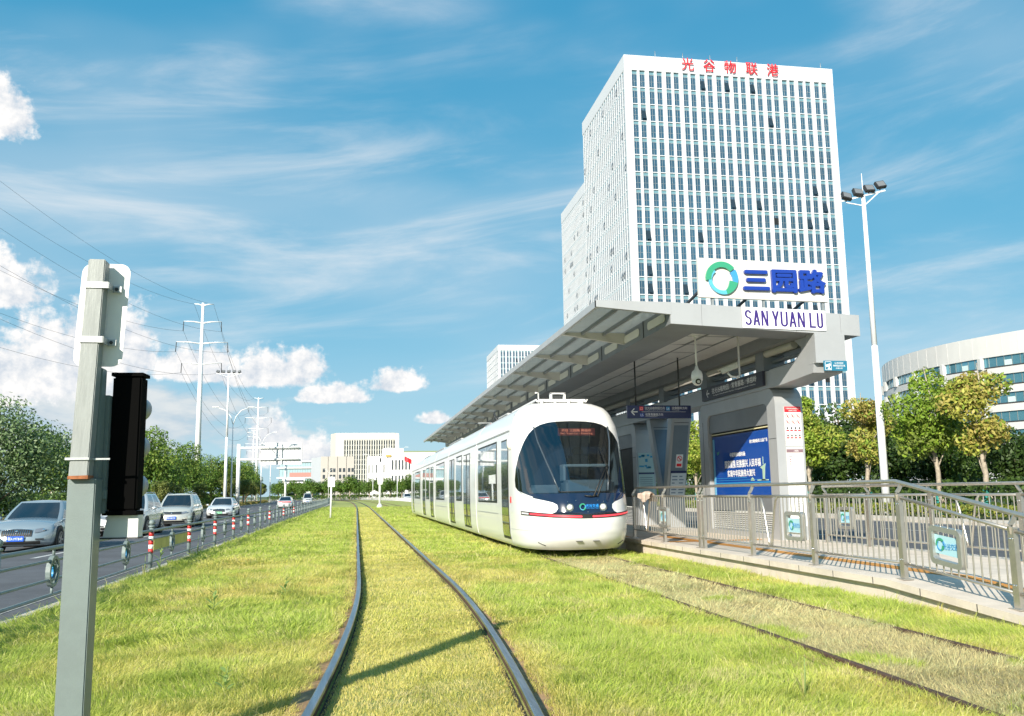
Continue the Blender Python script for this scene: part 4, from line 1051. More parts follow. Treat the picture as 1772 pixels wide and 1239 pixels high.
text('往光谷植物园 / 常青藤路 / 佛祖岭', (9.378, 21.3, 4.07), 2.75, .15, LEFT, M['text'], bs, .001, .002)
text('To Optics Valley Botanical Garden / Changqingteng Road / Fozuling', (9.378, 21.3, 3.94), 2.6, .045, LEFT, M['text'], bs, .001)
cs = thing('camera_notice_sign', (9.83, 17.17, 3.97), 'small teal notice with a white camera symbol on the beam end under the fascia', 'sign')
MB().box(9.60, 10.125, 17.16, 17.185, 3.88, 4.09).build('sign_plate', mat('teal_sign', (.02, .16, .26), .4), cs)
mb = MB(); mb.prism([(9.64, 4.0), (9.74, 4.03), (9.75, 3.99), (9.66, 3.95)], lambda u, v, a: (u, a, v), 17.155, 17.159); mb.box(9.70, 9.72, 17.155, 17.159, 3.92, 3.97); mb.box(9.68, 9.75, 17.155, 17.159, 3.91, 3.925)
mb.box(9.625, 9.765, 17.156, 17.159, 3.893, 3.90).box(9.625, 9.765, 17.156, 17.159, 4.065, 4.072).box(9.625, 9.632, 17.156, 17.159, 3.9, 4.07).box(9.758, 9.765, 17.156, 17.159, 3.9, 4.07); mb.build('camera_symbol', M['text'], cs)
text('公共场所', (9.94, 17.158, 4.04), .2, .04, FRONT, M['text'], cs, .001); text('视频监控区域', (9.94, 17.158, 3.985), .27, .04, FRONT, M['text'], cs, .001); text('中国公安', (9.94, 17.158, 3.93), .15, .03, FRONT, M['text'], cs, .001)
# dome camera
dc = thing('dome_camera', (7.64, 19.3, 4.2), 'white dome security camera hanging from the ceiling of the shelter', 'security camera')
mb = MB(); mb.tube([(7.64, 19.3, 4.97), (7.64, 19.3, 4.25)], .022, 8).tube([(7.64, 19.3, 4.97), (7.64, 19.3, 4.93)], .07, 12); mb.build('drop_rod', M['white'], dc)
mb = MB(); mb.tube([(7.64, 19.3, z) for z in (4.26, 4.18, 4.13, 4.05, 3.93)], [.03, .05, .11, .135, .13], 18); mb.build('housing', M['white'], dc)
mb = MB(); mb.sphere((7.64, 19.3, 3.92), .115, 18, 12); o = mb.build('dome', M['white'], dc); mb = MB(); mb.tube([(7.635, 19.22, 3.90), (7.62, 19.17, 3.885)], .065, 14); mb.build('lens', M['black'], o); mb = MB(); mb.tube([(7.62, 19.165, 3.885), (7.618, 19.155, 3.883)], .035, 12); mb.build('lens_glass', M['rim'], o)
bc = thing('bullet_camera', (8.55, 19.3, 4.1), 'white box security camera on an angled ceiling bracket beside the dome camera', 'security camera')
mb = MB(); mb.tube([(8.68, 19.3, 4.97), (8.68, 19.3, 4.05), (8.62, 19.25, 4.00), (8.38, 19.1, 4.0), (8.30, 19.1, 4.08)], .024, 8); mb.build('bracket', M['white'], bc)
Mx = Matrix.Translation((8.33, 19.05, 4.17)) @ Matrix.Rotation(rad(-25), 4, 'Z') @ Matrix.Rotation(rad(-20), 4, 'Y')
mb = MB(); mb.box(-.2, .2, -.06, .06, -.05, .05, Mx); mb.box(-.26, .22, -.075, .075, .052, .065, Mx); mb.build('housing', mat('weathered_white', (.60, .58, .50), .4, var=.2, scale=20), bc); MB().box(-.206, -.2005, -.045, .045, -.04, .04, Mx).build('lens_glass', M['black'], bc)

# ================================================================ railings
def railing(t, X, posts, ztop, zmid, zlow, zbase, lean, frames, vees, near_y=None):
    """posts: y list; z functions of y"""
    for y in posts:
        mb = MB(); mb.box(X - .028, X + .028, y - .045, y + .045, zbase(y) + .012, zmid(y) + .03); mb.box(X - .07, X + .07, y - .09, y + .09, zbase(y), zbase(y) + .014)
        o = mb.build('post', M['steel'], t)
        zc = zmid(y) + .01; zt_ = ztop(y)
        pts = [(X - lean * .01, y, zc - .05), (X - lean * .025, y, zc + .04), (X + lean * .015, y, zc + .09), (X + lean * .05, y, zt_ - .015)]
        mb = MB()
        for a, b in zip(pts[:-1], pts[1:]): mb.bar(a, b, .016, .05, (1, 0, 0))
        mb.build('handrail_bracket', M['steel'], o)
        mb = MB()
        for dy in (-.06, .06): mb.sphere((X - .03, y + dy * .3, zmid(y) - .09), .011, 6, 4).sphere((X - .03, y + dy * .3, zbase(y) + .25), .011, 6, 4)
        explode(mb.build('bolt', M['chrome'], o))
    yy = [posts[0]] + [p for p in posts[1:]]
    kink = sorted(set(yy + [10.75])) if min(yy) < 10.75 < max(yy) else yy
    yl = np.array(sorted(kink)); yl = [yl[0] - .3] + list(yl[1:-1]) + [yl[-1]]
    MB().tube([(X + lean * .05, y, ztop(y)) for y in yl], .028, 10).build('handrail', M['steel'], t)
    for a, b in zip(sorted(posts)[:-1], sorted(posts)[1:]):
        mb = MB(); mb.tube([(X, a + .05, zmid(a + .05)), (X, b - .05, zmid(b - .05))], .022, 8); mb.build('upper_rail', M['steel'], t)
        mb = MB(); mb.tube([(X, a + .05, zlow(a + .05)), (X, b - .05, zlow(b - .05))], .019, 8); mb.build('lower_rail', M['steel'], t)
        ymid = (a + b) / 2; fr = any(a < f < b for f in frames); vee = any(a < f < b for f in vees)
        n = max(6, int(round((b - a) / .135))); mb = MB()
        fy_ = [f for f in frames if a < f < b]
        vy_ = [f for f in vees if a < f < b]
        for k in range(1, n):
            y = a + (b - a) * k / n
            z0, z1 = zlow(y), zmid(y)
            if fy_ and abs(y - fy_[0]) < .29:
                zc = (z0 + z1) / 2 - .05
                mb.tube([(X, y, z0), (X, y, zc - .21)], .0095, 6, False).tube([(X, y, zc + .21), (X, y, z1)], .0095, 6, False)
            elif vy_ and abs(y - vy_[0]) < .26: continue
            else: mb.tube([(X, y, z0), (X, y, z1)], .0095, 6, False)
        mb.build('baluster_panel', M['steel'], t)
        if vy_:
            c = vy_[0]; mb = MB()
            for s_ in (-1, 1): mb.tube([(X, c + s_ * .34, zmid(c) - .0), (X, c + s_ * .27, zmid(c) - .06), (X, c + s_ * .20, zmid(c) - .22), (X, c + s_ * .06, zlow(c) + .08), (X, c + s_ * .04, zlow(c))], .019, 8)
            mb.build('vee_bars', M['steel'], t)
        if fy_:
            c = fy_[0]; z0, z1 = zlow(c), zmid(c); zc = (z0 + z1) / 2 - .05; slope = (zmid(c + .3) - zmid(c - .3)) / .6 * .6
            sk_ = lambda y, z: z + (y - c) * slope
            def rr(hw, hh, r):
                pts = []
                for cx, cz, a0 in ((hw - r, hh - r, 0), (-hw + r, hh - r, 90), (-hw + r, -hh + r, 180), (hw - r, -hh + r, 270)):
                    for k in range(6): an = rad(a0 + 18 * k); pts.append((cx + r * math.cos(an), cz + r * math.sin(an)))
                return pts
            o_, i_ = rr(.285, .225, .07), rr(.225, .165, .035); n_ = len(o_); vs = [(x, c + u, sk_(c + u, zc + v)) for x in (X - .04, X + .04) for u, v in o_] + [(x, c + u, sk_(c + u, zc + v)) for x in (X - .04, X + .04) for u, v in i_]
            fs = []
            for i in range(n_):
                j = (i + 1) % n_; fs += [(i, j, j + n_, i + n_), (2 * n_ + i, 2 * n_ + j, 3 * n_ + j, 3 * n_ + i), (i, j, 2 * n_ + j, 2 * n_ + i), (n_ + i, n_ + j, 3 * n_ + j, 3 * n_ + i)]
            fo = MB().add(vs, fs).build('emblem_frame', M['stain'], t)
            pl_ = MB().add([(X, c - .225, sk_(c - .225, zc - .10)), (X, c + .225, sk_(c + .225, zc - .10)), (X, c + .225, sk_(c + .225, zc + .12)), (X, c - .225, sk_(c - .225, zc + .12))], [(0, 1, 2, 3)]).build('emblem_plate', M['plateglass'], fo)
            logo_ring((X - .004, c + .125, sk_(c + .125, zc + .01)), .078, LEFT, [M['lgreen'], M['lblue'], M['lblue']], fo, .004)
            text('光谷交通', (X - .006, c - .065, sk_(c - .065, zc + .01)), .26, .075, LEFT, M['lblue'], fo, .002)
            mb = MB(); mb.box(X - .01, X + .01, c - .25, c + .25, zc - .125 , zc - .105) if abs(slope) < .01 else None
            if mb.v: mb.build('plate_rail', M['steel'], fo)
M['plateglass'] = mat('pale_blue_emblem_plate', (.38, .62, .70), .25)
zmF = lambda y: 1.33 - max(0, 10.65 - y) * .172
ztF = lambda y: 1.525 - max(0, 10.75 - y) * .175
zlF = lambda y: .50 - max(0, 10.65 - y) * .085
fr1 = thing('railing', (6.83, 15, .3), 'stainless platform railing nearest the tracks, sloping down the ramp at its right end', 'railing')
railing(fr1, 6.85, [6.6, 8.62, 10.62, 12.88, 15.05, 17.28, 17.5, 19.65, 21.9], ztF, zmF, zlF, zp, 1, [9.72, 13.45, 18.35 + 1.3], [14.35, 20.6 + .3])
fr2 = thing('railing', (10.0, 14, .3), 'stainless railing along the far side of the platform beside the right road', 'railing')
railing(fr2, 10.0, [9.9, 12.35, 14.55, 16.55, 18.2], lambda y: 1.485, lambda y: 1.31, lambda y: .46, zp, -1, [12.0, 17.9 - .5], [13.6])
ck = thing('draped_jacket', (6.95, 20.9, 1.35), 'beige cloth jacket draped over the platform railing beside the tram nose', 'jacket')
mb = MB(); mb.smooth = True; r_ = random.Random(9); rows = []
for i in range(13):
    t_ = i / 12; row = []
    for j in range(13):
        u = j / 12; y = 20.35 + .8 * u; f = .03 * math.sin(u * 17 + t_ * 4) + .02 * math.sin(u * 31)
        s_ = (t_ - .35)
        if s_ < 0: x, z = 6.78 - .03 + f, 1.40 + s_ * (.25 + .35 * math.sin(u * 3))
        else: x, z = 6.80 + s_ * .30 + f, 1.42 + .09 * math.sin(min(1, s_ * 2.2) * 3.1) * math.sin(u * 3.14) - s_ * .35
        row.append((x, y, z))
    rows.append(row)
mb.grid(rows); mb.build('cloth', mat('beige_cloth', (.62, .50, .42), .85, var=.25, scale=5, bump=.3), ck)
# ================================================================ signal post in the foreground
sg = thing('signal_post', (-1.43, 5.18, 0), 'grey square signal post seen from behind with blank white plate and black tram signal head', 'signal post')
mb = MB(); mb.box(-1.505, -1.365, 5.10, 5.24, 0, 1.56); mb.build('lower_post', M['greypole'], sg, bevel=.006)
mb = MB(); mb.box(-1.475, -1.375, 5.16, 5.25, 1.56, 2.16); mb.build('inner_post', M['greypole'], sg, bevel=.004)
mb = MB()
mb.prism([(-1.492, 1.565), (-1.395, 1.565), (-1.365, 2.745), (-1.452, 2.745)], lambda u, v, a: (u, a, v), 5.06, 5.158); mb.build('upper_tube', mat('weathered_galvanised', (.25, .27, .265), .5, .1, var=.14, scale=9, bump=.08, stretch=(6, 6, .6)), sg, bevel=.005)
mb = MB(); mb.prism([(-1.494, 1.556), (-1.393, 1.556), (-1.3925, 1.575), (-1.4935, 1.572)], lambda u, v, a: (u, a, v), 5.055, 5.161); mb.build('rusty_end', mat('orange_rust', (.36, .13, .05), .85, var=.4, scale=30), sg)
pts = []
for cx, cz, a0 in ((.072, .235, 0), (-.072, .235, 90), (-.072, -.235, 180), (.072, -.235, 270)):
    for k in range(6): an = rad(a0 + 18 * k); pts.append((cx + .055 * math.cos(an), cz + .055 * math.sin(an)))
shear = lambda u, v: (-1.400 + u + (v) * .045, 2.46 + v)
mb = MB(); mb.prism([shear(u, v) for u, v in pts], lambda u, v, a: (u, a, v), 5.185, 5.189); pl = mb.build('blank_plate', mat('white_plate_back', (.80, .78, .77), .55, .0, var=.03), sg)
for z, xs in ((2.60, 0), (2.30, -.014)):
    c = -1.405 + xs; mb = MB(); mb.box(c - .052, c + .062, 5.052, 5.058, z - .017, z + .017); mb.box(c - .085, c - .050, 5.16, 5.17, z - .017, z + .017).box(c + .060, c + .105, 5.16, 5.17, z - .017, z + .017)
    mb.box(c - .056, c - .050, 5.055, 5.17, z - .017, z + .017).box(c + .060, c + .066, 5.055, 5.17, z - .017, z + .017); o = mb.build('clamp', M['galv'], sg)
    mb = MB()
    for x in (c - .070, c + .080): mb.tube([(x, 5.152, z), (x, 5.163, z)], .010, 6)
    mb.build('clamp_bolt', M['dark'], o)
MB().box(-1.51, -1.39, 5.05, 5.17, 1.655, 1.668).build('strap', M['galv'], sg); MB().box(-1.39, -1.30, 5.10, 5.112, 1.657, 1.666).build('strap_wire', M['galv'], sg)
HM = Matrix.Translation((-1.270, 5.34, 0)) @ Matrix.Rotation(rad(-4), 4, 'Z')
hd = MB().box(-.078, .078, -.06, .06, 1.385, 2.13, HM).build('signal_head', M['headblack'], sg, bevel=.01)
MB().box(-.112, -.080, -.09, .02, 1.37, 2.02, HM).build('back_plate', M['greypole'], sg, bevel=.004)
MB().box(-.10, .083, -.066, .07, 1.36, 1.384, HM).build('bottom_rim', M['headblack'], hd)
MB().box(-.085, .085, -.066, .07, 2.131, 2.15, HM).build('top_rim', M['headblack'], hd)
for z in (1.97, 1.75, 1.53):
    mb = MB(); mb.tube([tuple(HM @ Vector((.0, .06, z))), tuple(HM @ Vector((.01, .16, z - .01)))], .070, 20); mb.build('lens_hood', mat('hood_grey', (.22, .27, .32), .35) if z > 1.9 else bpy.data.materials['hood_grey'], hd)
mb = MB(); mb.prism([(-.10, 1.24), (.085, 1.24), (.085, 1.36), (-.08, 1.36)], lambda u, v, a: tuple(HM @ Vector((u, a, v))), -.03, .06); mb.build('lower_bracket', mat('bracket_pale', (.60, .62, .62), .5, .3), sg)
MB().box(-.14, .09, -.035, .065, 1.232, 1.24, HM).build('bracket_shelf', M['dark'], sg)
MB().box(-1.378, -1.345, 5.245, 5.262, 1.45, 1.50).build('arm', M['greypole'], sg)

# ================================================================ cars
carglass = glass_mat('car_glass', (.16, .24, .28), .07, .35, .02)
lampm = mat('headlamp_lens', (.20, .23, .27), .06, .3)
def car(name, loc, yaw, label, paintcol, kind='sedan', plate='鄂A·MT849', plate_m=None, group='cars on the left road'):
    t = thing(name, loc, label, 'car', group)
    suv = kind == 'suv'; van = kind == 'van'
    Hh, L, w = (1.47, 4.85, .915) if kind == 'sedan' else (1.70, 4.6, .925) if suv else (1.95, 4.5, .85)
    pm = mat('car_paint', paintcol, .25, .45, coat=.8)
    zbot = .20 if not suv else .24
    up_ = 0 if kind == 'sedan' else .14 if suv else .25
    yk = [0, .15, .5, 1.0, 1.35, 2.4, 3.6, L - .7, L - .25, L]
    zk = [.66, .71, .79, .86, .90, .90, .92, .95 if not van else .9, .92, .84]
    ztop = lambda y: float(np.interp(y, yk, zk)) + up_
    crown_ = lambda y: float(np.interp(y, [0, .4, 1.3, 1.6, L - 1, L], [.03, .085, .075, .02, .03, .04]))
    # plan loop, right half from front centre to rear centre: (x fraction, y)
    loop = [(f, .36 * f ** 3.4) for f in (0, .2, .4, .55, .7, .8, .88, .94, .985)] + [(1, y) for y in (.50, .75, 1.0, 1.3, 1.7, 2.1, 2.5, 2.9, 3.3, 3.7, L - .75, L - .45)] + [(f, L - .26 * f ** 3.4) for f in (.97, .9, .8, .65, .45, .2, 0)]
    tt = [0, .07, .18, .35, .55, .74, .88, .96, 1.0]
    wf = lambda q: float(np.interp(q, [0, .1, .3, .55, .85, 1], [.90, .965, .995, 1.0, .975, .93]))
    cf = lambda q: float(np.interp(q, [0, .08, .2, .45, .7, .9, 1], [.10, .03, 0, .01, .05, .12, .20]))
    fr_ = lambda y: max(0.0, 1 - y / .7)
    rr_ = lambda y: max(0.0, 1 - (L - y) / .7)
    pl_w = lambda y: float(np.interp(y, [0, .8, 1.6, 3.2, L - .5, L], [.965, .985, 1, 1, .985, .955]))
    def pt(s, f, y, q): return (s * w * wf(q) * f * pl_w(y), y + cf(q) * fr_(y) - cf(q) * .8 * rr_(y), zbot + (ztop(y) - zbot) * q)
    full_ = [(1, f, y) for f, y in loop] + [(-1, f, y) for f, y in reversed(loop[1:-1])]
    mb = MB(); mb.smooth = True; mb.grid([[pt(s, f, y, q) for s, f, y in full_] for q in tt], True)
    deck = []
    for f, y in loop:
        e = pt(1, f, y, 1.0); n = 8; deck.append([(e[0] * k / n, e[1], e[2] + crown_(y) * (1 - abs(k / n) ** 2.2) * min(1, f * 1.5)) for k in range(-n, n + 1)])
    mb.grid(deck); body = mb.build('body', pm, t)
    MB().box(-w * .80, w * .80, .55, L - .5, zbot - .04, zbot + .06).build('underbody', M['black'], t)
    def F(x, z):
        f = min(1, abs(x) / w); q = min(1, max(0, (z - zbot) / (ztop(.1) - zbot))); return .36 * f ** 3.4 + cf(q) - .012
    def patch(x0, x1, zl, zu, name, m, parent=t, nx=10, nz=3, off=0.0):
        mb = MB(); mb.smooth = True; rows = []
        for k in range(nz + 1):
            row = []
            for i in range(nx + 1): x = x0 + (x1 - x0) * i / nx; z = zl(x) + (zu(x) - zl(x)) * k / nz; row.append((x, F(x, z) - off, z))
            rows.append(row)
        mb.grid(rows); return mb.build(name, m, parent, fix=False)
    hz = .60 + up_ * .9
    if kind == 'sedan':
        gr = patch(-.40, .40, lambda x: .46, lambda x: .66 - .25 * x * x, 'grille', M['black'])
        mb = MB(); [mb.tube([(x * .9, F(x, z) - .008, z) for z in (.475, .56, .65 - .25 * x * x)], .009, 5) for x in np.linspace(-.37, .37, 13)]; mb.build('grille_bars', M['chrome'], gr)
        mb = MB(); mb.tube([(x, F(x, .66) - .006, .665 - .25 * x * x) for x in np.linspace(-.42, .42, 9)], .013, 6); mb.build('grille_trim', M['chrome'], gr)
    else:
        gr = patch(-.46, .46, lambda x: hz - .05, lambda x: hz + .07, 'grille', M['black'])
        for z in (hz - .045, hz + .01, hz + .065): MB().tube([(x, F(x, z) - .006, z) for x in np.linspace(-.46, .46, 9)], .008, 5).build('grille_trim', M['chrome'], gr)
    patch(-.62, .62, lambda x: zbot + .04, lambda x: zbot + .13, 'lower_intake', M['black'])
    for s in (-1, 1):
        a, b = (s * .46, s * .90) if s > 0 else (s * .90, s * .46)
        lo = lambda x: hz - .045 + .10 * max(0.0, (abs(x) - .46) / .44) ** 1.5; hi = lambda x: hz + .06 + .075 * max(0.0, (abs(x) - .46) / .44)
        hl = patch(a, b, lo, hi, 'headlight', lampm)
        MB().sphere((s * .66, F(.66, hz + .03) + .005, hz + .025), .045, 12, 8).build('bulb', M['chrome'], hl)
        patch(s * .60 - .10, s * .60 + .10, lambda x: zbot + .155, lambda x: zbot + .20, 'fog_lamp', M['dark'])
    pz = .40 if kind == 'sedan' else .50
    pl = MB().box(-.22, .22, F(.2, pz) - .04, F(.2, pz) - .022, pz - .07, pz + .07).build('number_plate', plate_m or M['plate'], t)
    if plate: text(plate, (0, F(.2, pz) - .041, pz), .38, .085, FRONT, M['text'] if (plate_m is None) else M['ink'], pl, .001)
    MB().sphere((0, F(0, hz) - .012, hz + .0), .042, 10, 6).build('badge', M['chrome'], t)
    # greenhouse
    y1, y2, y3, y4 = (1.22, 2.08, 3.30, 4.28) if kind == 'sedan' else (1.20, 1.92, 3.85, 4.40) if suv else (.55, 1.2, 4.1, 4.35)
    zb_ = .90 + up_ - .02; zr_ = Hh - .045; wb, wr = w * .885, w * .655
    def ring(q):
        ya, yb = y1 + (y2 - y1) * q, y4 + (y3 - y4) * q; hw = wb + (wr - wb) * q + .03 * math.sin(math.pi * q); z = zb_ + (zr_ - zb_) * q ** .96
        bul = .10 * (1 - .4 * q); pts = []
        for k in range(7): f = k / 6 * .86; pts.append((hw * f, ya + bul * (f / .86) ** 2.2, z))
        for k in (1, 2): pts.append((hw * (.86 + .14 * math.sin(k * math.pi / 4) ** .9), ya + bul + .05 * k, z))
        ys0, ys1 = ya + bul + .12, yb - bul - .12
        for k in range(11): pts.append((hw, ys0 + (ys1 - ys0) * k / 10, z))
        for k in (2, 1): pts.append((hw * (.86 + .14 * math.sin(k * math.pi / 4) ** .9), yb - bul - .05 * k, z))
        for k in range(6, -1, -1): f = k / 6 * .86; pts.append((hw * f, yb - bul * (f / .86) ** 2.2, z))
        return pts
    qs = [0, .06, .2, .4, .6, .8, .93, 1.0]; rg = [ring(q) for q in qs]; npt = len(rg[0])
    def seg(i0, i1, j0, j1, name, m, sides=(1, -1), inset=0.0):
        for s in sides:
            mb = MB(); mb.smooth = True; mb.grid([[(s * (p[0] - inset), p[1], p[2]) for p in rg[j][i0:i1 + 1]] for j in range(j0, j1 + 1)]); mb.build(name, m, t)
    def both(i0, i1, j0, j1, name, m):
        mb = MB(); mb.smooth = True; mb.grid([[(-p[0], p[1], p[2]) for p in reversed(rg[j][i0 + (1 if i0 == 0 else 0):i1 + 1])] + [tuple(p) for p in rg[j][i0:i1 + 1]] for j in range(j0, j1 + 1)]) if i0 == 0 else mb.grid([[tuple(p) for p in rg[j][i0:i1 + 1]] + [(-p[0], p[1], p[2]) for p in reversed(rg[j][i0:i1])] for j in range(j0, j1 + 1)]); mb.build(name, m, t)
    both(0, 6, 0, 6, 'windscreen', carglass); both(npt - 7, npt - 1, 0, 6, 'rear_window', carglass)
    seg(6, 9, 0, 7, 'pillar', pm); seg(9, 13, 1, 6, 'side_window', carglass); seg(13, 14, 0, 6, 'door_pillar', M['black'] if kind == 'sedan' else pm); seg(14, 18, 1, 6, 'side_window', carglass); seg(18, npt - 7, 0, 7, 'pillar', pm)
    seg(9, 18, 0, 1, 'window_trim', M['chrome']); seg(9, 18, 6, 7, 'roof_rail', pm)
    top = rg[-1]; mb = MB(); mb.smooth = True; cap = []
    for p in rg[6][0:7]: pass
    for p in top: cap.append([(p[0] * k / 6, p[1], p[2] + .05 * (1 - abs(k / 6) ** 2) * math.sin(math.pi * min(1, max(0, (p[1] - y2) / (y3 - y2)))) ** .5) for k in range(-6, 7)])
    mb.grid(cap); both(0, 6, 6, 7, 'roof_edge', pm); both(npt - 7, npt - 1, 6, 7, 'roof_edge', pm); mb.build('roof', pm, t)
    for s in (-1, 1):
        mb = MB(); mb.smooth = True; mb.sphere((s * (w + .09), y1 + .42, zb_ + .06), .10, 12, 8, .65); m_ = mb.build('wing_mirror', pm, t); MB().bar((s * (w - .04), y1 + .40, zb_ + .01), (s * (w + .05), y1 + .41, zb_ + .04), .03).build('mirror_foot', M['black'], m_)
        for yy in (.92, L - .98):
            R_ = .325 if kind == 'sedan' else .36
            mb = MB(); mb.tube([(s * (w - .30), yy, R_ + .03), (s * (w + .002), yy, R_ + .03)], R_ + .05, 28); mb.build('wheel_arch', M['black'], t)
            mb = MB(); mb.tube([(s * (w - .22), yy, R_), (s * (w - .01), yy, R_), (s * (w + .010), yy, R_)], [R_, R_, R_ * .94], 28); wh = mb.build('wheel', M['rubber'], t)
            mb = MB(); mb.tube([(s * (w + .008), yy, R_), (s * (w + .016), yy, R_)], R_ * .18, 12)
            for k in range(7):
                a = k * 2 * math.pi / 7; mb.bar((s * (w + .014), yy, R_), (s * (w + .012), yy + math.cos(a) * R_ * .64, R_ + math.sin(a) * R_ * .64), .05, .02, (1, 0, 0))
            for k in range(24):
                a, b = k * math.pi / 12, (k + 1) * math.pi / 12; mb.bar((s * (w + .012), yy + math.cos(a) * R_ * .66, R_ + math.sin(a) * R_ * .66), (s * (w + .012), yy + math.cos(b) * R_ * .66, R_ + math.sin(b) * R_ * .66), .02, .03, (1, 0, 0))
            mb.build('rim', M['rim'], wh)
        for yv in (1.55, 2.55): MB().bar((s * (w * .985), yv + .72, .78 + up_), (s * (w * .985), yv + .90, .78 + up_), .03, .022).build('door_handle', M['chrome'], t)
        for yv in (1.45, 2.50, 3.45): MB().bar((s * (w * 1.001), yv, .36), (s * (w * .962), yv, .86 + up_), .006, .006, (0, 1, 0)).build('door_gap', M['black'], body)
    MB().box(-wb * .9, wb * .9, y1 + .25, y4 - .2, .5, zb_ - .06).build('cabin_trim', M['dark'], t)
    for s in (-.36, .36): MB().box(s - .23, s + .23, y2 + .25, y2 + .40, zb_ - .1, zb_ + .24).build('seat', M['dark'], t, bevel=.05); MB().box(s - .12, s + .12, y2 + .27, y2 + .37, zb_ + .25, zb_ + .40).build('headrest', M['dark'], t, bevel=.04)
    if suv:
        for s in (-1, 1): MB().tube([(s * wr * .96, y2 + .15, zr_ + .03), (s * wr * .98, (y2 + y3) / 2, zr_ + .07), (s * wr * .96, y3 - .05, zr_ + .02)], .018, 6).build('roof_bar', M['rim'], t)
    MB().box(-w * .80, w * .80, L - .10, L - .0, .76 + up_, .85 + up_).build('tail_lamp', M['redbright'], t)
    t.rotation_euler = (0, 0, yaw); t.location = loc
    return t
def car_at(*a, **k):
    # build at the origin, then move
    loc = k.pop('at'); t = car(a[0], (0, 0, 0), k.pop('yaw', 0), a[1], **k); t.location = loc; return t
car_at('parked_car', 'silver sedan with vertical bar grille and blue plate, nearest car behind the foreground post', at=(-9.42, 27.6, -.02), yaw=rad(1.5), paintcol=(.32, .39, .43), kind='sedan')
car_at('parked_car', 'white crossover half hidden behind the black signal head', at=(-9.15, 37.4, -.02), yaw=rad(0), paintcol=(.72, .73, .72), kind='suv')
car_at('parked_car', 'pale beige sport utility car with roof bars and blue plate, third in the queue', at=(-8.95, 46.8, -.02), yaw=rad(1), paintcol=(.60, .60, .54), kind='suv', plate='鄂A·EK276')
car_at('parked_car', 'white saloon with green plate at the rear of the queue, before the lamp mast', at=(-9.55, 66.5, -.02), yaw=rad(0), paintcol=(.78, .78, .77), kind='sedan', plate='鄂A·D0826', plate_m=M['plate_g'])
car_at('moving_car', 'small white car driving away far down the left road beside the fence', at=(-8.6, 118, -.02), yaw=rad(180), paintcol=(.75, .75, .74), kind='sedan', plate='')
car_at('delivery_van', 'white van coming towards the camera in the distance at the bend', at=(-8.6, 165, -.02), yaw=rad(2), paintcol=(.78, .78, .76), kind='van', plate='')
car_at('moving_car', 'white car on the right road seen far away left of the tram', at=(17.5 - 6, 205, -.02), yaw=rad(5), paintcol=(.75, .75, .74), kind='suv', plate='')
bus = thing('city_bus', (-18, 250, 0), 'green and pale city bus crossing at the far end of the left road', 'bus', None)
bx, by = -19.8, 330.0
MB().box(bx - 4.5, bx + 4.5, by, by + 2.5, .35, 3.1).build('body', mat('bus_green', (.10, .38, .26), .4), bus, bevel=.12)
MB().box(bx - 4.3, bx + 4.3, by - .02, by + .02, 1.35, 2.5).build('window_band', mat('bus_glass', (.03, .05, .05), .1), bus)
MB().box(bx - 4.5, bx + 4.5, by - .015, by + .015, 2.6, 3.0).build('roof_stripe', M['white'], bus)
for x in (bx - 3.6, bx + 3.2): MB().tube([(x, by - .03, .45), (x, by + .25, .45)], .45, 16).build('wheel', M['rubber'], bus)

# ================================================================ lamps, masts, pylons
def mast(name, x, y, h, label, lamps, grp=None, r=.16, spread=.7, slant=0.0, lampsz=.36):
    t = thing(name, (x, y, 0), label, 'light mast', grp)
    mb = MB(); mb.tube([(x, y, 0), (x, y, h * .52)], [r, r * .78], 14); mb.tube([(x, y, h * .52), (x, y, h)], [r * .66, r * .5], 14); mb.tube([(x, y, 0), (x, y, .04)], r * 2, 12); mb.build('pole', M['mast'], t)
    MB().tube([(x, y, h), (x, y, h + 1.3)], [.03, .015], 6).build('lightning_rod', M['mast'], t)
    n = lamps; xs = [(k - (n - 1) / 2) * spread for k in range(n)]
    mb = MB(); mb.bar((x + xs[0] - .3, y, h + .05 + slant * (xs[0])), (x + xs[-1] + .3, y, h + .05 + slant * xs[-1]), .08)
    mb.bar((x, y, h - .5), (x + xs[0], y, h + slant * xs[0]), .05).bar((x, y, h - .5), (x + xs[-1], y, h + slant * xs[-1]), .05); mb.build('cross_arm', M['mast'], t)
    for k, dx in enumerate(xs):
        Mx = Matrix.Translation((x + dx, y - .08, h + .33 + slant * dx)) @ Matrix.Rotation(rad(12 - 8 * k), 4, 'Y') @ Matrix.Rotation(rad(-28), 4, 'X')
        o = MB().box(-lampsz * .55, lampsz * .55, -.08, .12, -lampsz * .45, lampsz * .45, Mx).build('floodlight', M['dark'], t, bevel=.02)
        MB().box(-lampsz * .44, lampsz * .44, -.095, -.082, -lampsz * .33, lampsz * .33, Mx).build('lens', M['lensdark'], o)
        MB().bar((x + dx, y, h + .05 + slant * dx), (x + dx, y - .03, h + .2 + slant * dx), .05).build('lamp_bracket', M['dark'], o)
    return t
mast('floodlight_mast', 26.4, 42, 16.75, 'tall white floodlight mast with four dark square lamps rising right of the tower', 4, slant=.36, spread=.67, r=.21, lampsz=.49)
mast('floodlight_mast', -18.6, 135, 19.3, 'white floodlight mast with a flat row of five lamps on the left roadside', 5, spread=.75, r=.24, lampsz=.42)
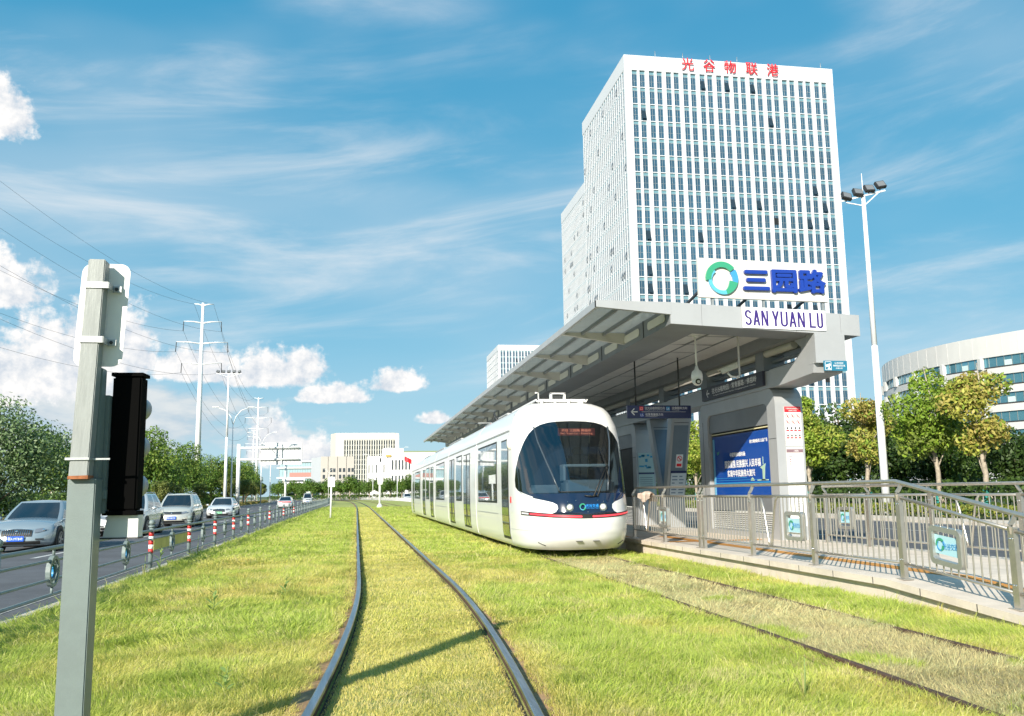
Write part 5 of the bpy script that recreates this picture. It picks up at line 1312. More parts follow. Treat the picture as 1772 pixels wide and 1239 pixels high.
def street_lamp(x, y, h, label, both=True, grp='street lamps along the roads', first=None):
    if first is not None:
        c = copy_tree(first); c.location = (x, y, 0); c['label'] = label; c.scale = (h / 12.8,) * 3; return c
    t = thing('street_lamp', (0, 0, 0), label, 'street lamp', grp)
    MB().tube([(0, 0, 0), (0, 0, 12.0)], [.13, .07], 10).build('pole', M['mast'], t)
    for s in ((-1, 1) if both else (1,)):
        pts = [(0, 0, 11.8), (s * .35, 0, 13.0), (s * 1.1, 0, 13.9), (s * 2.2, 0, 14.35)]
        a = MB().tube(pts, .055, 8).build('arm', M['mast'], t)
        MB().box(min(s * 2.0, s * 3.0), max(s * 2.0, s * 3.0), -.16, .16, 14.33, 14.45).build('lamp_head', M['mast'], a, bevel=.04)
    t.location = (x, y, 0); t.scale = (h / 12.8,) * 3; return t
sl = street_lamp(-17.9, 136, 12.9, 'double armed white street lamp just right of the left floodlight mast')
street_lamp(-19.2, 190, 12.9, 'double armed street lamp behind the overhead road sign', first=sl)
street_lamp(-21.5, 235, 12.9, 'distant double armed street lamp beyond the road sign, over the trees', first=sl)
street_lamp(4.3, 246, 11.0, 'slim street lamp rising before the white hall, right of the white cabinet mast', first=sl)
street_lamp(10.2, 232, 12.0, 'slim street lamp closest to the tail of the tram', first=sl)
street_lamp(-9.0, 300, 9.0, 'tiny street lamp on the bend above the far van', first=sl)
# power pylons (single tubular masts)
def pylon(x, y, label):
    t = thing('power_pylon', (x, y, 0), label, 'pylon', 'tubular power pylons beside the left road')
    MB().tube([(x, y, 0), (x, y, 44.9)], [.75, .30], 14).build('mast', M['mast'], t)
    for z, l, r_ in ((44.6, 1.9, 2.3), (40.6, 4.0, 4.1), (35.9, 5.4, 5.6), (31.2, 4.1, 4.4)):
        for s, L in ((-1, l), (1, r_)):
            a = MB().tube([(x, y, z - .35), (x + s * L * .5, y, z), (x + s * L, y, z + .05)], [.20, .13, .08], 8).build('cross_arm', M['mast'], t)
            if z < 44: MB().tube([(x + s * L, y, z), (x + s * L * 1.02, y, z - 2.2)], .09, 6).build('insulator', M['dark'], a)
    return t
P1, P2, P3 = (-34.6, 207), (-43.2, 408), (-67, 610)
pylon(*P1, 'tall tubular power pylon with four pairs of arms, nearest of the pylons'); pylon(*P2, 'second power pylon, smaller with distance, above the road sign'); pylon(*P3, 'farthest and faintest power pylon, left of the second one')
P0 = (-20, 18)
def wire(p, q, sag, label):
    pts = [(p[0] + (q[0] - p[0]) * t, p[1] + (q[1] - p[1]) * t, p[2] + (q[2] - p[2]) * t - sag * 4 * t * (1 - t)) for t in np.linspace(0, 1, 33)]
    rr = [.006 + .028 * min(1, abs(pt[1]) / 300) for pt in pts]
    tag(MB().tube(pts, rr, 4, False).build('power_line', M['dark'], fix=False), label, 'power line', 'power lines strung along the pylons')
names = ('top', 'upper', 'middle', 'lower')
for k, (z, l, r_) in enumerate(((44.6, 1.9, 2.3), (38.4, 4.0, 4.1), (33.7, 5.4, 5.6), (29.0, 4.1, 4.4))):
    for s, L in ((-1, l), (1, r_)):
        sd_ = 'left' if s < 0 else 'right'
        wire((P0[0] - 25 + s * L * 1.0, P0[1], z - 4), (P1[0] + s * L, P1[1], z), 7.0, 'dark power line from overhead to the %s %s arm of the nearest pylon' % (names[k], sd_))
        wire((P1[0] + s * L, P1[1], z), (P2[0] + s * L, P2[1], z), 8.0, 'dark power line from the nearest to the second pylon on the %s %s arms' % (names[k], sd_))
# overhead road sign seen from behind
gy = 145
ga_ = thing('overhead_road_sign', (-18.1, gy, 0), 'overhead road sign on white steel arms seen from its blank ribbed back', 'road sign')
MB().tube([(-18.1, gy, 0), (-18.1, gy, 9.6)], .30, 14).build('post', M['white'], ga_)
for z in (9.0, 7.2): MB().tube([(-18.4, gy, z), (-8.9, gy, z)], .17, 10).build('arm', M['white'], ga_)
bp_ = MB().box(-14.8, -8.6, gy + .25, gy + .32, 6.4, 9.75).build('sign_back', mat('aluminium_back', (.80, .80, .80), .5, .1, var=.04), ga_)
mb = MB(); [mb.box(-14.7 + k * .62, -14.66 + k * .62, gy + .2, gy + .25, 6.5, 9.7) for k in range(11)]; mb.build('rib', M['galv'], bp_)
mb = MB(); mb.box(-11.75, -11.6, gy - .05, gy + .2, 6.4, 9.6); mb.build('upright', M['white'], ga_)
MB().tube([(-11.4, gy + 6, 0), (-11.4, gy + 6, 6.5)], .16, 10).build('post', M['white'], ga_)
# blank little sign and a cabinet mast on the grass
t = thing('track_sign', (-1.6, 58.4, 0), 'small white sign on a thin white post standing in the grass left of the rails', 'track sign')
MB().tube([(-1.6, 58.4, 0), (-1.57, 58.4, 2.65)], .055, 8).build('post', M['white'], t); MB().box(-1.80, -1.36, 58.32, 58.36, 2.0, 2.62).build('sign_plate', M['white'], t); MB().box(-1.53, -1.40, 58.36, 58.40, 2.05, 2.6).build('sign_edge', M['dark'], t)
t = thing('equipment_mast', (2.6, 104, 0), 'white mast with a box on it between the two tracks', 'equipment mast')
MB().tube([(2.6, 104, 0), (2.6, 104, 5.2)], .13, 10).build('mast', M['white'], t); MB().tube([(2.6, 104, 0), (2.6, 104, .45)], [.42, .16], 10).build('foot', M['white'], t); MB().box(2.35, 2.9, 103.7, 104, 2.6, 3.5).build('cabinet', M['white'], t, bevel=.04); MB().box(2.55, 2.75, 103.8, 104.1, 5.2, 5.6).build('camera_head', M['dark'], t)
# low white roadside fence right of the tracks
t = thing('picket_fence', (12.5, 120, 0), 'low pale picket fence between the far tracks and the right road', 'fence')
mb = MB(); y = 66.0
mb.v = []
for z in (.25, .62):
    MB().tube([(11.6 + float(drift(yy)), yy, z) for yy in np.arange(66, 300, 6)], .03, 5).build('fence_rail', M['stain'], t)
while y < 300:
    x = 11.6 + float(drift(y)); mb.box(x - .03, x + .03, y - .05, y + .05, 0, .75); y += 1.0
tag(mb.build('pickets', M['white'], t), kind='stuff')
t = thing('red_flag', (14.9, 290, 0), 'red flag on a thin pole over the trees before the white hall', 'flag')
MB().tube([(14.9, 290, 0), (14.9, 290, 14)], .08, 8).build('pole', M['mast'], t)
mb = MB(); mb.smooth = True; mb.grid([[(14.9 + u * 2.4, 290 + .2 * math.sin(u * 9), 12.2 - u * 1.2 + v * 1.5) for v in (0, .5, 1)] for u in np.linspace(0, 1, 7)]); mb.build('cloth', M['redbright'], t)

# ================================================================ trees
LEAF = blade_material('leaves', .30)
def crown(seed, H_, Rr, zc0, n, leaf, cols, shape='round', clumps=16, gap=.0):
    r = np.random.default_rng(seed); cen, rd = [], []
    for k in range(clumps):
        u = r.normal(size=3); u /= np.linalg.norm(u); q = r.random() ** .45
        hh = (H_ - zc0) / 2; cz = zc0 + hh + u[2] * q * hh * .78
        fr_ = (cz - zc0) / (H_ - zc0); wsh = {'round': math.sqrt(max(.05, 1 - (2 * fr_ - 1) ** 2)), 'cone': 1.15 - .85 * fr_, 'oval': .35 + .75 * math.sin(math.pi * min(1, fr_ * .95 + .08))}[shape]
        cen.append((u[0] * q * Rr * .8 * wsh, u[1] * q * Rr * .8 * wsh, cz)); rd.append(Rr * (.26 + .24 * r.random()) * (.7 + .5 * wsh))
    cen = np.array(cen); rd = np.array(rd); pk = rd ** 2 / (rd ** 2).sum(); idx = r.choice(clumps, n, p=pk)
    d = r.normal(size=(n, 3)); d /= np.linalg.norm(d, axis=1)[:, None]
    rr = rd[idx] * (.55 + .5 * r.random(n) ** .6); Pp = cen[idx] + d * rr[:, None] * np.array([1, 1, .82]); Pp[:, 2] = np.maximum(Pp[:, 2], zc0 * .6)
    nn = d * .8 + r.normal(size=(n, 3)) * .7 + np.array([0, 0, .35]); nn /= np.linalg.norm(nn, axis=1)[:, None]
    t1 = np.cross(nn, r.normal(size=(n, 3))); t1 /= np.linalg.norm(t1, axis=1)[:, None]; t2 = np.cross(nn, t1)
    sz = leaf * (.6 + .8 * r.random(n)); L = sz[:, None] * t1; Wd = sz[:, None] * .52 * t2
    V = np.stack([Pp - L * .5, Pp + Wd * .5, Pp + L * .55, Pp - Wd * .5], 1)
    cols = np.array(cols); ck = r.integers(0, len(cols), clumps); ci = np.where(r.random(n) < .6, ck[idx], r.integers(0, len(cols), n))
    col = cols[ci] * (.75 + .5 * r.random(n))[:, None]; c4 = np.ones((n, 4, 4)); c4[:, :, :3] = col[:, None]
    return V.reshape(-1, 3), np.arange(n * 4).reshape(-1, 4), c4.reshape(-1, 4), cen
def make_tree(name, label, seed, H_, Rr, zc0, n, leaf, cols, bark, trunk_r=.12, shape='round', clumps=16, wrap=False, grp=None, cat='tree'):
    t = thing(name, (0, 0, 0), label, cat, grp)
    V, F, c, cen = crown(seed, H_, Rr, zc0, n, leaf, cols, shape, clumps)
    np_mesh('crown', V, F, LEAF, c, t)
    mb = MB(); r = random.Random(seed); bend = [(r.uniform(-.12, .12), r.uniform(-.12, .12)) for _ in range(4)]
    zs = [0, H_ * .25, H_ * .5, H_ * .72, H_ * .88]; pts = [(0, 0, 0)] + [(bend[k][0] * (k + 1) * .6, bend[k][1] * (k + 1) * .6, zs[k + 1]) for k in range(4)]
    mb.tube(pts, [trunk_r * 1.15, trunk_r, trunk_r * .7, trunk_r * .4, trunk_r * .12], 9)
    for k in range(min(9, clumps)):
        b = cen[k]; s0 = max(zc0 * .8, b[2] - 1.6); s0 = min(s0, H_ * .7); mb.tube([(0, 0, s0), (b[0] * .5, b[1] * .5, (s0 + b[2]) / 2 + .1), tuple(b)], [trunk_r * .38, trunk_r * .22, trunk_r * .08], 6)
    mb.build('trunk', bark, t)
    if wrap:
        MB().tube([(0, 0, .0), (0, 0, 1.25)], trunk_r * 1.28, 10).build('trunk_wrap', M['teal'], t)
        mb = MB(); [mb.tube([(math.cos(a) * .75, math.sin(a) * .75, 0), (0, 0, 1.3)], .03, 6) for a in (.5, 2.6, 4.7)]; mb.build('support_stake', M['bark_pale'], t)
    return t
G1 = [(.10, .19, .03), (.15, .25, .035), (.075, .145, .022), (.20, .28, .045)]
G2 = [(.22, .34, .035), (.30, .40, .05), (.16, .26, .025), (.36, .40, .07)]
GY = [(.38, .38, .07), (.42, .36, .09), (.24, .34, .045), (.38, .40, .07), (.20, .30, .04), (.34, .27, .08)]
GS = [(.20, .29, .14), (.14, .22, .09), (.30, .38, .22), (.10, .17, .05)]
GD = [(.030, .065, .012), (.045, .085, .016), (.06, .11, .02), (.035, .07, .02)]
protos = {}
def plant(kind, x, y, s, rot, label, grp, sz=None):
    seed0, args = KINDS[kind]
    if kind not in protos:
        t = make_tree(args['name'], label, seed0, **{k: v for k, v in args.items() if k != 'name'}, grp=grp); protos[kind] = t
    else:
        t = copy_tree(protos[kind]); t['label'] = label; t['group'] = grp
    t.location = (x, y, 0.02); t.scale = (s, s, s if sz is None else sz); t.rotation_euler = (0, 0, rot); return t
KINDS = {
 'st_a': (21, dict(name='street_tree', H_=7.9, Rr=1.75, zc0=2.0, n=8000, leaf=.21, cols=G2, bark=M['bark_pale'], trunk_r=.11, shape='oval', clumps=20, wrap=True)),
 'st_b': (22, dict(name='street_tree', H_=8.1, Rr=1.5, zc0=2.1, n=5600, leaf=.20, cols=GY, bark=M['bark_pale'], trunk_r=.12, shape='oval', clumps=18, wrap=True)),
 'st_c': (23, dict(name='street_tree', H_=8.2, Rr=1.85, zc0=2.0, n=9000, leaf=.20, cols=G2[:3] + [(.20, .26, .05)], bark=M['bark_pale'], trunk_r=.11, shape='oval', clumps=24, wrap=True)),
 'dk_a': (31, dict(name='evergreen_tree', H_=7.0, Rr=3.2, zc0=.5, n=7000, leaf=.30, cols=GD, bark=M['tree_bark'], trunk_r=.2, clumps=26)),
 'dk_b': (32, dict(name='evergreen_tree', H_=8.2, Rr=3.0, zc0=.6, n=7000, leaf=.30, cols=GD + [(.07, .13, .02)], bark=M['tree_bark'], trunk_r=.2, shape='oval', clumps=24)),
 'lf_a': (41, dict(name='camphor_tree', H_=9.6, Rr=4.0, zc0=.9, n=9500, leaf=.30, cols=G1, bark=M['tree_bark'], trunk_r=.22, clumps=26)),
 'lf_b': (42, dict(name='camphor_tree', H_=10.0, Rr=3.6, zc0=1.0, n=8500, leaf=.32, cols=G1 + [(.15, .20, .03)], bark=M['tree_bark'], trunk_r=.2, shape='oval', clumps=22)),
 'sv': (43, dict(name='silver_tree', H_=8.6, Rr=4.2, zc0=.9, n=13000, leaf=.24, cols=GS, bark=M['tree_bark'], trunk_r=.22, clumps=34)),
 'sm': (44, dict(name='young_tree', H_=5.2, Rr=1.5, zc0=1.6, n=2600, leaf=.24, cols=[(.16, .20, .04), (.22, .24, .07), (.12, .17, .04)], bark=M['tree_bark'], trunk_r=.07, clumps=12, wrap=True)),
 'far': (45, dict(name='distant_tree', H_=7.6, Rr=3.3, zc0=1.6, n=2600, leaf=.48, cols=G1[:3] + [(.13, .20, .025)], bark=M['bark_pale'], trunk_r=.2, clumps=18)),
}
rt = random.Random(12)
gR = 'street trees with teal wrapped trunks along the right road'
right_row = [('st_a', 28.2, 53.2, 1.0, 'broad green street tree just left of the white floodlight mast'), ('st_b', 28.3, 46.6, .95, 'yellowing street tree directly behind the white floodlight mast'), ('st_c', 28.1, 40.2, 1.02, 'tall bright green street tree with forked crown before the round building'), ('st_b', 28.4, 37.2, 1.0, 'yellow brown street tree right of the tall bright green one'), ('st_a', 28.2, 58.9, .92, 'green street tree partly behind the advert pillar end posters'), 
 ('st_c', 28.3, 66, .95, 'street tree seen between advert pillar and second column'), ('st_a', 28.2, 72.5, 1.0, 'green street tree seen left of the advert pillar'), ('st_b', 28.3, 79, 1.0, 'yellow green street tree seen left of the V shaped column'), ('st_a', 28.2, 85.5, 1.0, 'street tree farther left seen under the hanging sign'), ('st_c', 28.3, 93, 1.0, 'street tree behind the map pillar'), ('st_b', 28.2, 101, 1.0, 'farthest street tree seen under the shelter')]
for k, x, y, s, lb in right_row: plant(k, x, y, s, rt.uniform(0, 6), lb, gR)
gD = 'dark evergreens behind the street trees on the right'
dk = [(33.5, 36, .62), (35, 43, .68), (34.5, 49, .78), (36, 55, .9), (35, 61, 1.0), (37, 67, 1.1), (36, 74, 1.0), (38, 81, 1.1), (37, 89, 1.0), (38, 98, 1.1), (37, 108, 1.0), (40, 47, .72), (43, 58, .9), (31.5, 30, .72), (44, 70, 1.1), (36, 30, .8)]
places = ['nearest the picture edge', 'below the round building', 'behind the yellow brown street tree', 'behind the floodlight mast', 'left of the floodlight mast', 'beside the advert pillar end posters', 'behind the advert pillar', 'seen left of the advert pillar', 'seen beside the V shaped column', 'behind the map pillar', 'farthest along the right verge', 'below the right end of the round building, farther back', 'below the left end of the round building, farther back', 'low at the right picture edge', 'rising behind the shelter end below the tower', 'in the right corner behind the railing']
for i, (x, y, s) in enumerate(dk): plant('dk_a' if i % 2 else 'dk_b', x, y, s, rt.uniform(0, 6), 'dark dense evergreen ' + places[i], gD)
gL = 'trees along the wall of the left road'
lf = [('sv', -24.0, 66, 1.0, 'large silvery leaved tree at the left picture edge over the silver sedan'), ('lf_b', -28, 88, .82, 'green tree between the silvery tree and the signal post'), ('sv', -29, 60, .85, 'silvery tree cut by the left picture edge'), ('lf_a', -25.5, 103, .93, 'camphor tree right behind the black signal head'), ('lf_b', -25.5, 116, 1.05, 'rounded dark camphor tree right of the signal head'), ('lf_a', -26.5, 132, 1.06, 'rounded camphor tree left of the tall pylon'), ('lf_b', -27, 149, 1.05, 'camphor tree behind the foot of the tall pylon'), ('lf_a', -25, 164, .98, 'camphor tree right of the tall pylon'), ('lf_a', -33, 108, 1.0, 'camphor tree in the second row behind the signal head'), ('lf_b', -34, 128, 1.1, 'camphor tree in the second row, left of the pylon'), ('lf_a', -30, 178, 1.0, 'camphor tree behind the floodlight mast'), ('lf_b', -24.5, 182, .95, 'camphor tree right of the floodlight mast'), ('lf_a', -25, 199, 1.0, 'camphor tree left under the overhead road sign'), ('lf_b', -25.6, 215, 1.0, 'camphor tree under the overhead road sign'), ('lf_a', -27, 232, 1.0, 'camphor tree right under the overhead road sign'), ('lf_b', -29, 250, 1.0, 'last camphor tree of the left row before the bend'), ('lf_a', -40, 150, 1.1, 'camphor tree deep behind the pylon'), ('lf_b', -36, 86, .9, 'camphor tree behind the silvery one')]
for k, x, y, s, lb in lf: plant(k, x, y, s, rt.uniform(0, 6), lb, gL)
gY = 'young staked trees on the left verge'
yg = [(-19.6, 96), (-20.5, 108), (-19.8, 121), (-20.2, 148), (-20.6, 159), (-20.2, 170), (-20.8, 181), (-21.2, 192), (-21.6, 203), (-22.2, 215), (-23, 227)]
for i, (x, y) in enumerate(yg): plant('sm', x, y, 1.0 if i > 2 else .7, rt.uniform(0, 6), 'young staked tree on the left verge, %s from the camera in its row' % ('nearest', 'second', 'third', 'fourth', 'fifth', 'sixth', 'seventh', 'eighth', 'ninth', 'tenth', 'farthest')[i], gY)
gF = 'distant trees closing the view where the line bends'
k = 0
ordn = []
for i in range(26):
    x = -27 + i * 3.1; y = 330 - i * 4.2 + rt.uniform(-4, 4)
    w = 'left of the far white van' if x < -14 else 'below the beige office slab' if x < 5 else 'below the white hall' if x < 22 else 'behind the tail of the tram'
    plant('far', x, y, rt.uniform(.85, 1.08), rt.uniform(0, 6), 'distant green tree ' + w + (', %s from the left there' % ordinal) if False else 'distant green tree in the row %s, one of several alike' % w, gF + ' ' + w)
for i, (x, y) in enumerate(((30, 118), (30, 128), (30, 139), (29, 151), (28, 164), (26, 177), (25, 190), (23, 203), (22, 214))):
    plant('far', x, y, rt.uniform(.85, 1.0), rt.uniform(0, 6), 'green tree along the right road beyond the tram, one of several alike', 'trees along the right road beyond the tram')
# hedges
def hedge(name, pts, w, h, n, leaf, cols, label, seed):
    r = np.random.default_rng(seed); pts = np.array(pts, float); seg = np.diff(pts, axis=0); L = np.hypot(seg[:, 0], seg[:, 1]); k = r.choice(len(seg), n, p=L / L.sum()); u = r.random(n)
    base = pts[k] + seg[k] * u[:, None]; nx = np.stack([seg[k][:, 1], -seg[k][:, 0]], 1) / L[k][:, None]
    a = r.random(n) * math.pi; hh = h * (.8 + .35 * smooth_noise(base[:, 0] * 1.3, base[:, 1] * 1.3, 1.0, seed))
    rr = .75 + .3 * r.random(n)
    Pp = np.concatenate([base + nx * (np.cos(a) * w / 2 * rr)[:, None], (hh * np.sin(a) ** .5 * rr)[:, None] + .05], 1)
    d = r.normal(size=(n, 3)); d /= np.linalg.norm(d, axis=1)[:, None]; t1 = np.cross(d, r.normal(size=(n, 3))); t1 /= np.linalg.norm(t1, axis=1)[:, None]; t2 = np.cross(d, t1)
    sz = (leaf * (.6 + .8 * r.random(n)))[:, None]; V = np.stack([Pp - t1 * sz * .5, Pp + t2 * sz * .28, Pp + t1 * sz * .5, Pp - t2 * sz * .28], 1)
    cols = np.array(cols); c4 = np.ones((n, 4, 4)); c4[:, :, :3] = (cols[r.integers(0, len(cols), n)] * (.75 + .5 * r.random(n))[:, None])[:, None]
    t = thing(name, (float(pts[0][0]), float(pts[0][1]), 0), label, 'hedge')
    V = V.reshape(-1, 3) - np.array([[pts[0][0], pts[0][1], 0]]); np_mesh('foliage', V, np.arange(n * 4).reshape(-1, 4), LEAF, c4.reshape(-1, 4), t)
    mb = MB(); rnd = random.Random(seed)
    for _ in range(60):
        q = rnd.randrange(len(seg)); f = rnd.random(); b = pts[q] + seg[q] * f; mb.tube([(b[0], b[1], 0), (b[0] + rnd.uniform(-.1, .1), b[1], h * .7)], [.02, .008], 5)
    mb.build('stems', M['tree_bark'], t)
hedge('clipped_hedge', [(25.9, 24), (25.9, 60), (25.9, 105)], 1.3, .62, 26000, .12, [(.20, .24, .04), (.28, .28, .05), (.12, .18, .03)], 'low yellow green hedge behind the pavement of the right road', 5)
hedge('dark_shrubs', [(29.5, 24), (30, 60), (30, 110)], 4.0, 1.7, 24000, .22, GD + [(.07, .12, .02)], 'dark shrubs under the street trees behind the yellow hedge', 6)
hedge('verge_shrubs', [(-18.9, 90), (-18.6, 150), (-20.6, 200), (-25, 260)], 1.6, .45, 9000, .22, [(.30, .24, .06), (.20, .20, .05), (.36, .27, .08)], 'dry yellow shrubs along the kerb of the left verge', 7)
hedge('wall_shrubs', [(-26, 58), (-25, 90), (-25.5, 130), (-27, 200)], 4.0, 1.9, 20000, .30, GD + G1, 'dark shrubs in front of the beige wall on the left', 8)
hedge('far_shrubs', [(-30, 326), (10, 285), (32, 230)], 3.0, 1.6, 9000, .40, GD + G1, 'dark undergrowth beneath the distant trees', 9)
w_ = thing('boundary_wall', (-32, 60, 0), 'pale beige boundary wall behind the trees of the left road', 'wall')
MB().box(-32.2, -32, 40, 240, 0, 2.1).build('wall_panel', M['beige'], w_)
mb = MB(); [mb.box(-32.3, -31.9, y, y + .4, 0, 2.3) for y in range(40, 241, 8)]; mb.build('wall_piers', M['beige'], w_)
# ================================================================ buildings
bglass = mat('tower_glass', (.045, .12, .19), .08, .25, coat=.3, var=.35, scale=.09)
bglass2 = mat('tower_glass_pale', (.20, .36, .42), .10, .2)
spand = mat('spandrel_pale', (.14, .27, .32), .2)
wallw = mat('tower_white_cladding', (.60, .62, .65), .5, var=.04, scale=.08)
roofm = mat('roof_parapet_grey', (.45, .47, .48), .6)
open_d = mat('open_sash_dark', (.02, .035, .05), .2)
def window_mesh(w, h, d=.12):
    mb = MB(); mb.cur = 0; mb.box(0, w, -.02, .0, .0, h * .79); mb.cur = 1; mb.box(0, w, -.02, 0, h * .81, h)
    mb.cur = 2; mb.box(0, w, -.05, -.0205, h * .785, h * .815); mb.box(w * .475, w * .525, -.05, -.0205, 0, h * .785); mb.box(0, w, -.05, -.0205, h * .36, h * .375)
    return mb
def place_windows(parent, mesh, spots, name, kind_limit=100):
    """spots: matrices; the first (largest in view) are parts, the rest one stuff part"""
    pl_ = wloc(parent)
    for Mx in spots[:kind_limit]:
        o = bpy.data.objects.new(name, mesh); C.objects.link(o); o.parent = parent; o.matrix_local = Matrix.Translation(-pl_) @ Mx
    rest = spots[kind_limit:]
    if rest:
        n = len(mesh.vertices); co = np.empty(n * 3, np.float64); mesh.vertices.foreach_get('co', co); co = co.reshape(-1, 3)
        polys = [tuple(p.vertices) for p in mesh.polygons]; mi = [p.material_index for p in mesh.polygons]
        V = []; F = []; MI = []
        for Mx in rest:
            A = np.array(Mx)[:3, :3]; b = np.array(Mx)[:3, 3] - np.array(pl_); k = len(V) * n; V.append(co @ A.T + b); F += [tuple(i + k for i in p) for p in polys]; MI += mi
        me = bpy.data.meshes.new(name); me.from_pydata([tuple(p) for p in np.concatenate(V)], [], F)
        for m in mesh.materials: me.materials.append(m)
        me.polygons.foreach_set('material_index', MI); me.update()
        o = bpy.data.objects.new('remaining_' + name + 's', me); C.objects.link(o); o.parent = parent; tag(o, kind='stuff')
def mesh_of(mb, mats):
    o = mb.build('window', mats); me = o.data; bpy.data.objects.remove(o); return me
def tower(x0, x1, y0, y1, h, label, letters=False, ncol=24, nfl=24, side_n=22, phase=0):
    t = thing('office_tower', ((x0 + x1) / 2, (y0 + y1) / 2, 0), label, 'tower', 'white office towers of one block')
    fh = (h - 3.2) / nfl
    # front: core wall set back, white piers and floor bands proud of the glass
    MB().box(x0 + .3, x1 - .3, y0 + .35, y1 - .3, 0, h - 1.2).build('core_wall', wallw, t)
    mb = MB(); mb.box(x0, x1, y0 - .05, y1, h - 3.2, h); mb.build('parapet', wallw, t); MB().box(x0 + .4, x1 - .4, y0 + .4, y1 - .4, h, h + .25).build('roof_slab', roofm, t)
    mg = 1.15; pitch = (x1 - x0 - 2 * mg) / (ncol / 2); ww = pitch * .265; gap = pitch * .115
    xs = []
    for k in range(ncol // 2):
        a = x0 + mg + k * pitch + pitch * .12; xs += [a, a + pitch * .455]
    ww = pitch * .31
    edges = [x0] + [e for a in xs for e in (a, a + ww)] + [x1]
    mb = MB()
    for i in range(0, len(edges), 2): mb.box(edges[i], edges[i + 1], y0, y0 + .4, 0, h - 3.2)
    mb.build('front_piers', wallw, t)
    mb = MB()
    for f in range(nfl + 1): mb.box(x0 + .1, x1 - .1, y0 + .10, y0 + .38, f * fh - .08, f * fh + .08)
    mb.build('floor_bands', wallw, t)
    me = mesh_of(window_mesh(ww + .02, fh - .16), [bglass, spand, M['galv']])
    spots = [Matrix.Translation((a - .01, y0 + .33, f * fh + .08)) for f in reversed(range(nfl)) for a in xs]
    # side: fins with narrow lights between
    me_s = mesh_of(window_mesh(.82, fh - .3), [bglass, spand, M['galv']])
    sp = (y1 - y0 - 1.2) / side_n; mb = MB(); ss = []
    for k in range(side_n + 1):
        y = y0 + .6 + k * sp; mb.box(x0 + .04, x0 + .32, y - .26, y + .26, 0, h - 3.0)
        if k < side_n:
            for f in reversed(range(nfl)): ss.append(Matrix.Translation((x0 + .14, y + sp / 2 + .41, f * fh + .15)) @ Matrix.Rotation(rad(-90), 4, 'Z'))
    mb.build('side_fins', wallw, t)
    mb = MB(); [mb.box(x0 + .07, x0 + .31, y0 + .4, y1, f * fh - .12, f * fh + .12) for f in range(nfl + 1)]; mb.build('side_bands', wallw, t)
    place_windows(t, me, spots, 'window'); place_windows(t, me_s, ss, 'side_window', 60)
    r = random.Random(int(x0)); mb = MB(); md = MB()
    for _ in range(int(ncol * nfl * .07)):
        a = r.choice(xs); f = r.randrange(nfl); z = f * fh + .2
        mb.add([(a + .1, y0 + .25, z + fh * .58), (a + ww - .1, y0 + .25, z + fh * .58), (a + ww - .1, y0 - .45, z + .15), (a + .1, y0 - .45, z + .15)], [(0, 1, 2, 3)])
    explode(mb.build('open_sash', open_d, t))
    for _ in range(5): a = r.choice(xs); f = r.randrange(nfl); md.box(a, a + ww, y0 + .24, y0 + .30, f * fh + .9, f * fh + 2.3)
    explode(md.build('dark_opening', M['black'], t))
    mb = MB()
    for _ in range(60):
        k = r.randrange(side_n); f = r.randrange(nfl); y = y0 + .6 + k * sp + .3; z = f * fh + .4
        mb.add([(x0 + .02, y, z + 1.7), (x0 + .02, y + .55, z + 1.7), (x0 - .28, y + .55, z + .5), (x0 - .28, y, z + .5)], [(0, 1, 2, 3)])
    explode(mb.build('open_side_sash', open_d, t))
    return t
T1 = tower(53.0, 99.2, 165.8, 200.6, 90, 'tallest and nearest white office tower with red characters on its parapet, behind the shelter')
MB().box(80, 93, 172, 184, 90, 92.2).build('roof_plant_room', wallw, T1, bevel=.1)
mb = MB(); [mb.tube([(x, 166.5, 90), (x, 166.5, 91.6)], .06, 5) for x in (60, 66, 72, 78, 97)]; mb.build('roof_aerial', M['galv'], T1)
MB().box(92, 100.2, 165.2, 166, 12.5, 16.0).build('podium_band', wallw, T1)
for i, (ch, px) in enumerate(zip('光谷物联港', (66.6, 71.3, 75.9, 80.7, 85.4))):
    text(ch, (px, 165.5, 88.7), 2.6, 2.7, FRONT, M['redbright'], T1, .12, .0, 'red_character')
tower(63.9, 100, 239, 271.5, 90, 'second white office tower stepping out left behind the tallest one', ncol=18)
tower(81.8, 125, 519, 566, 88.5, 'small far white office tower peeping out left of the shelter roof', ncol=22, side_n=10)

# curved office building on the right
cb = thing('curved_office', (190, 250, 0), 'curved office building with white parapet and blue window bands at the right edge', 'office building')
cx0, cy0, Rc = None, None, 66.0
phi = 32.45 + math.degrees(math.atan(Rc / 277)); Dc = math.hypot(277, Rc); cx0, cy0 = Dc * math.sin(rad(phi)), Dc * math.cos(rad(phi))
def cpt(a, r): return (cx0 + r * math.cos(a), cy0 + r * math.sin(a))
# arc from the left silhouette round to the near face, then straight on
a_s, a_e = rad(118), rad(236); NA = 74
path = [cpt(a_s + (a_e - a_s) * k / NA, Rc) for k in range(NA + 1)]
tx, ty = -math.sin(a_e), math.cos(a_e)
path += [(path[NA][0] + tx * s, path[NA][1] + ty * s) for s in np.arange(3, 110, 3.0)]
def inset(i, d):
    j0, j1 = max(0, i - 1), min(len(path) - 1, i + 1); dx, dy = path[j1][0] - path[j0][0], path[j1][1] - path[j0][1]; n = math.hypot(dx, dy); return (path[i][0] - dy / n * d, path[i][1] + dx / n * d)
def band(z0, z1, d, m, name, i0=0, i1=None, th=.6, parent=cb):
    i1 = i1 or len(path); mb = MB(); rows = []
    for i in range(i0, i1):
        p, q = inset(i, d), inset(i, d + th); rows.append([(p[0], p[1], z0), (p[0], p[1], z1), (q[0], q[1], z1), (q[0], q[1], z0), (p[0], p[1], z0)])
    mb.grid(rows); return mb.build(name, m, parent)
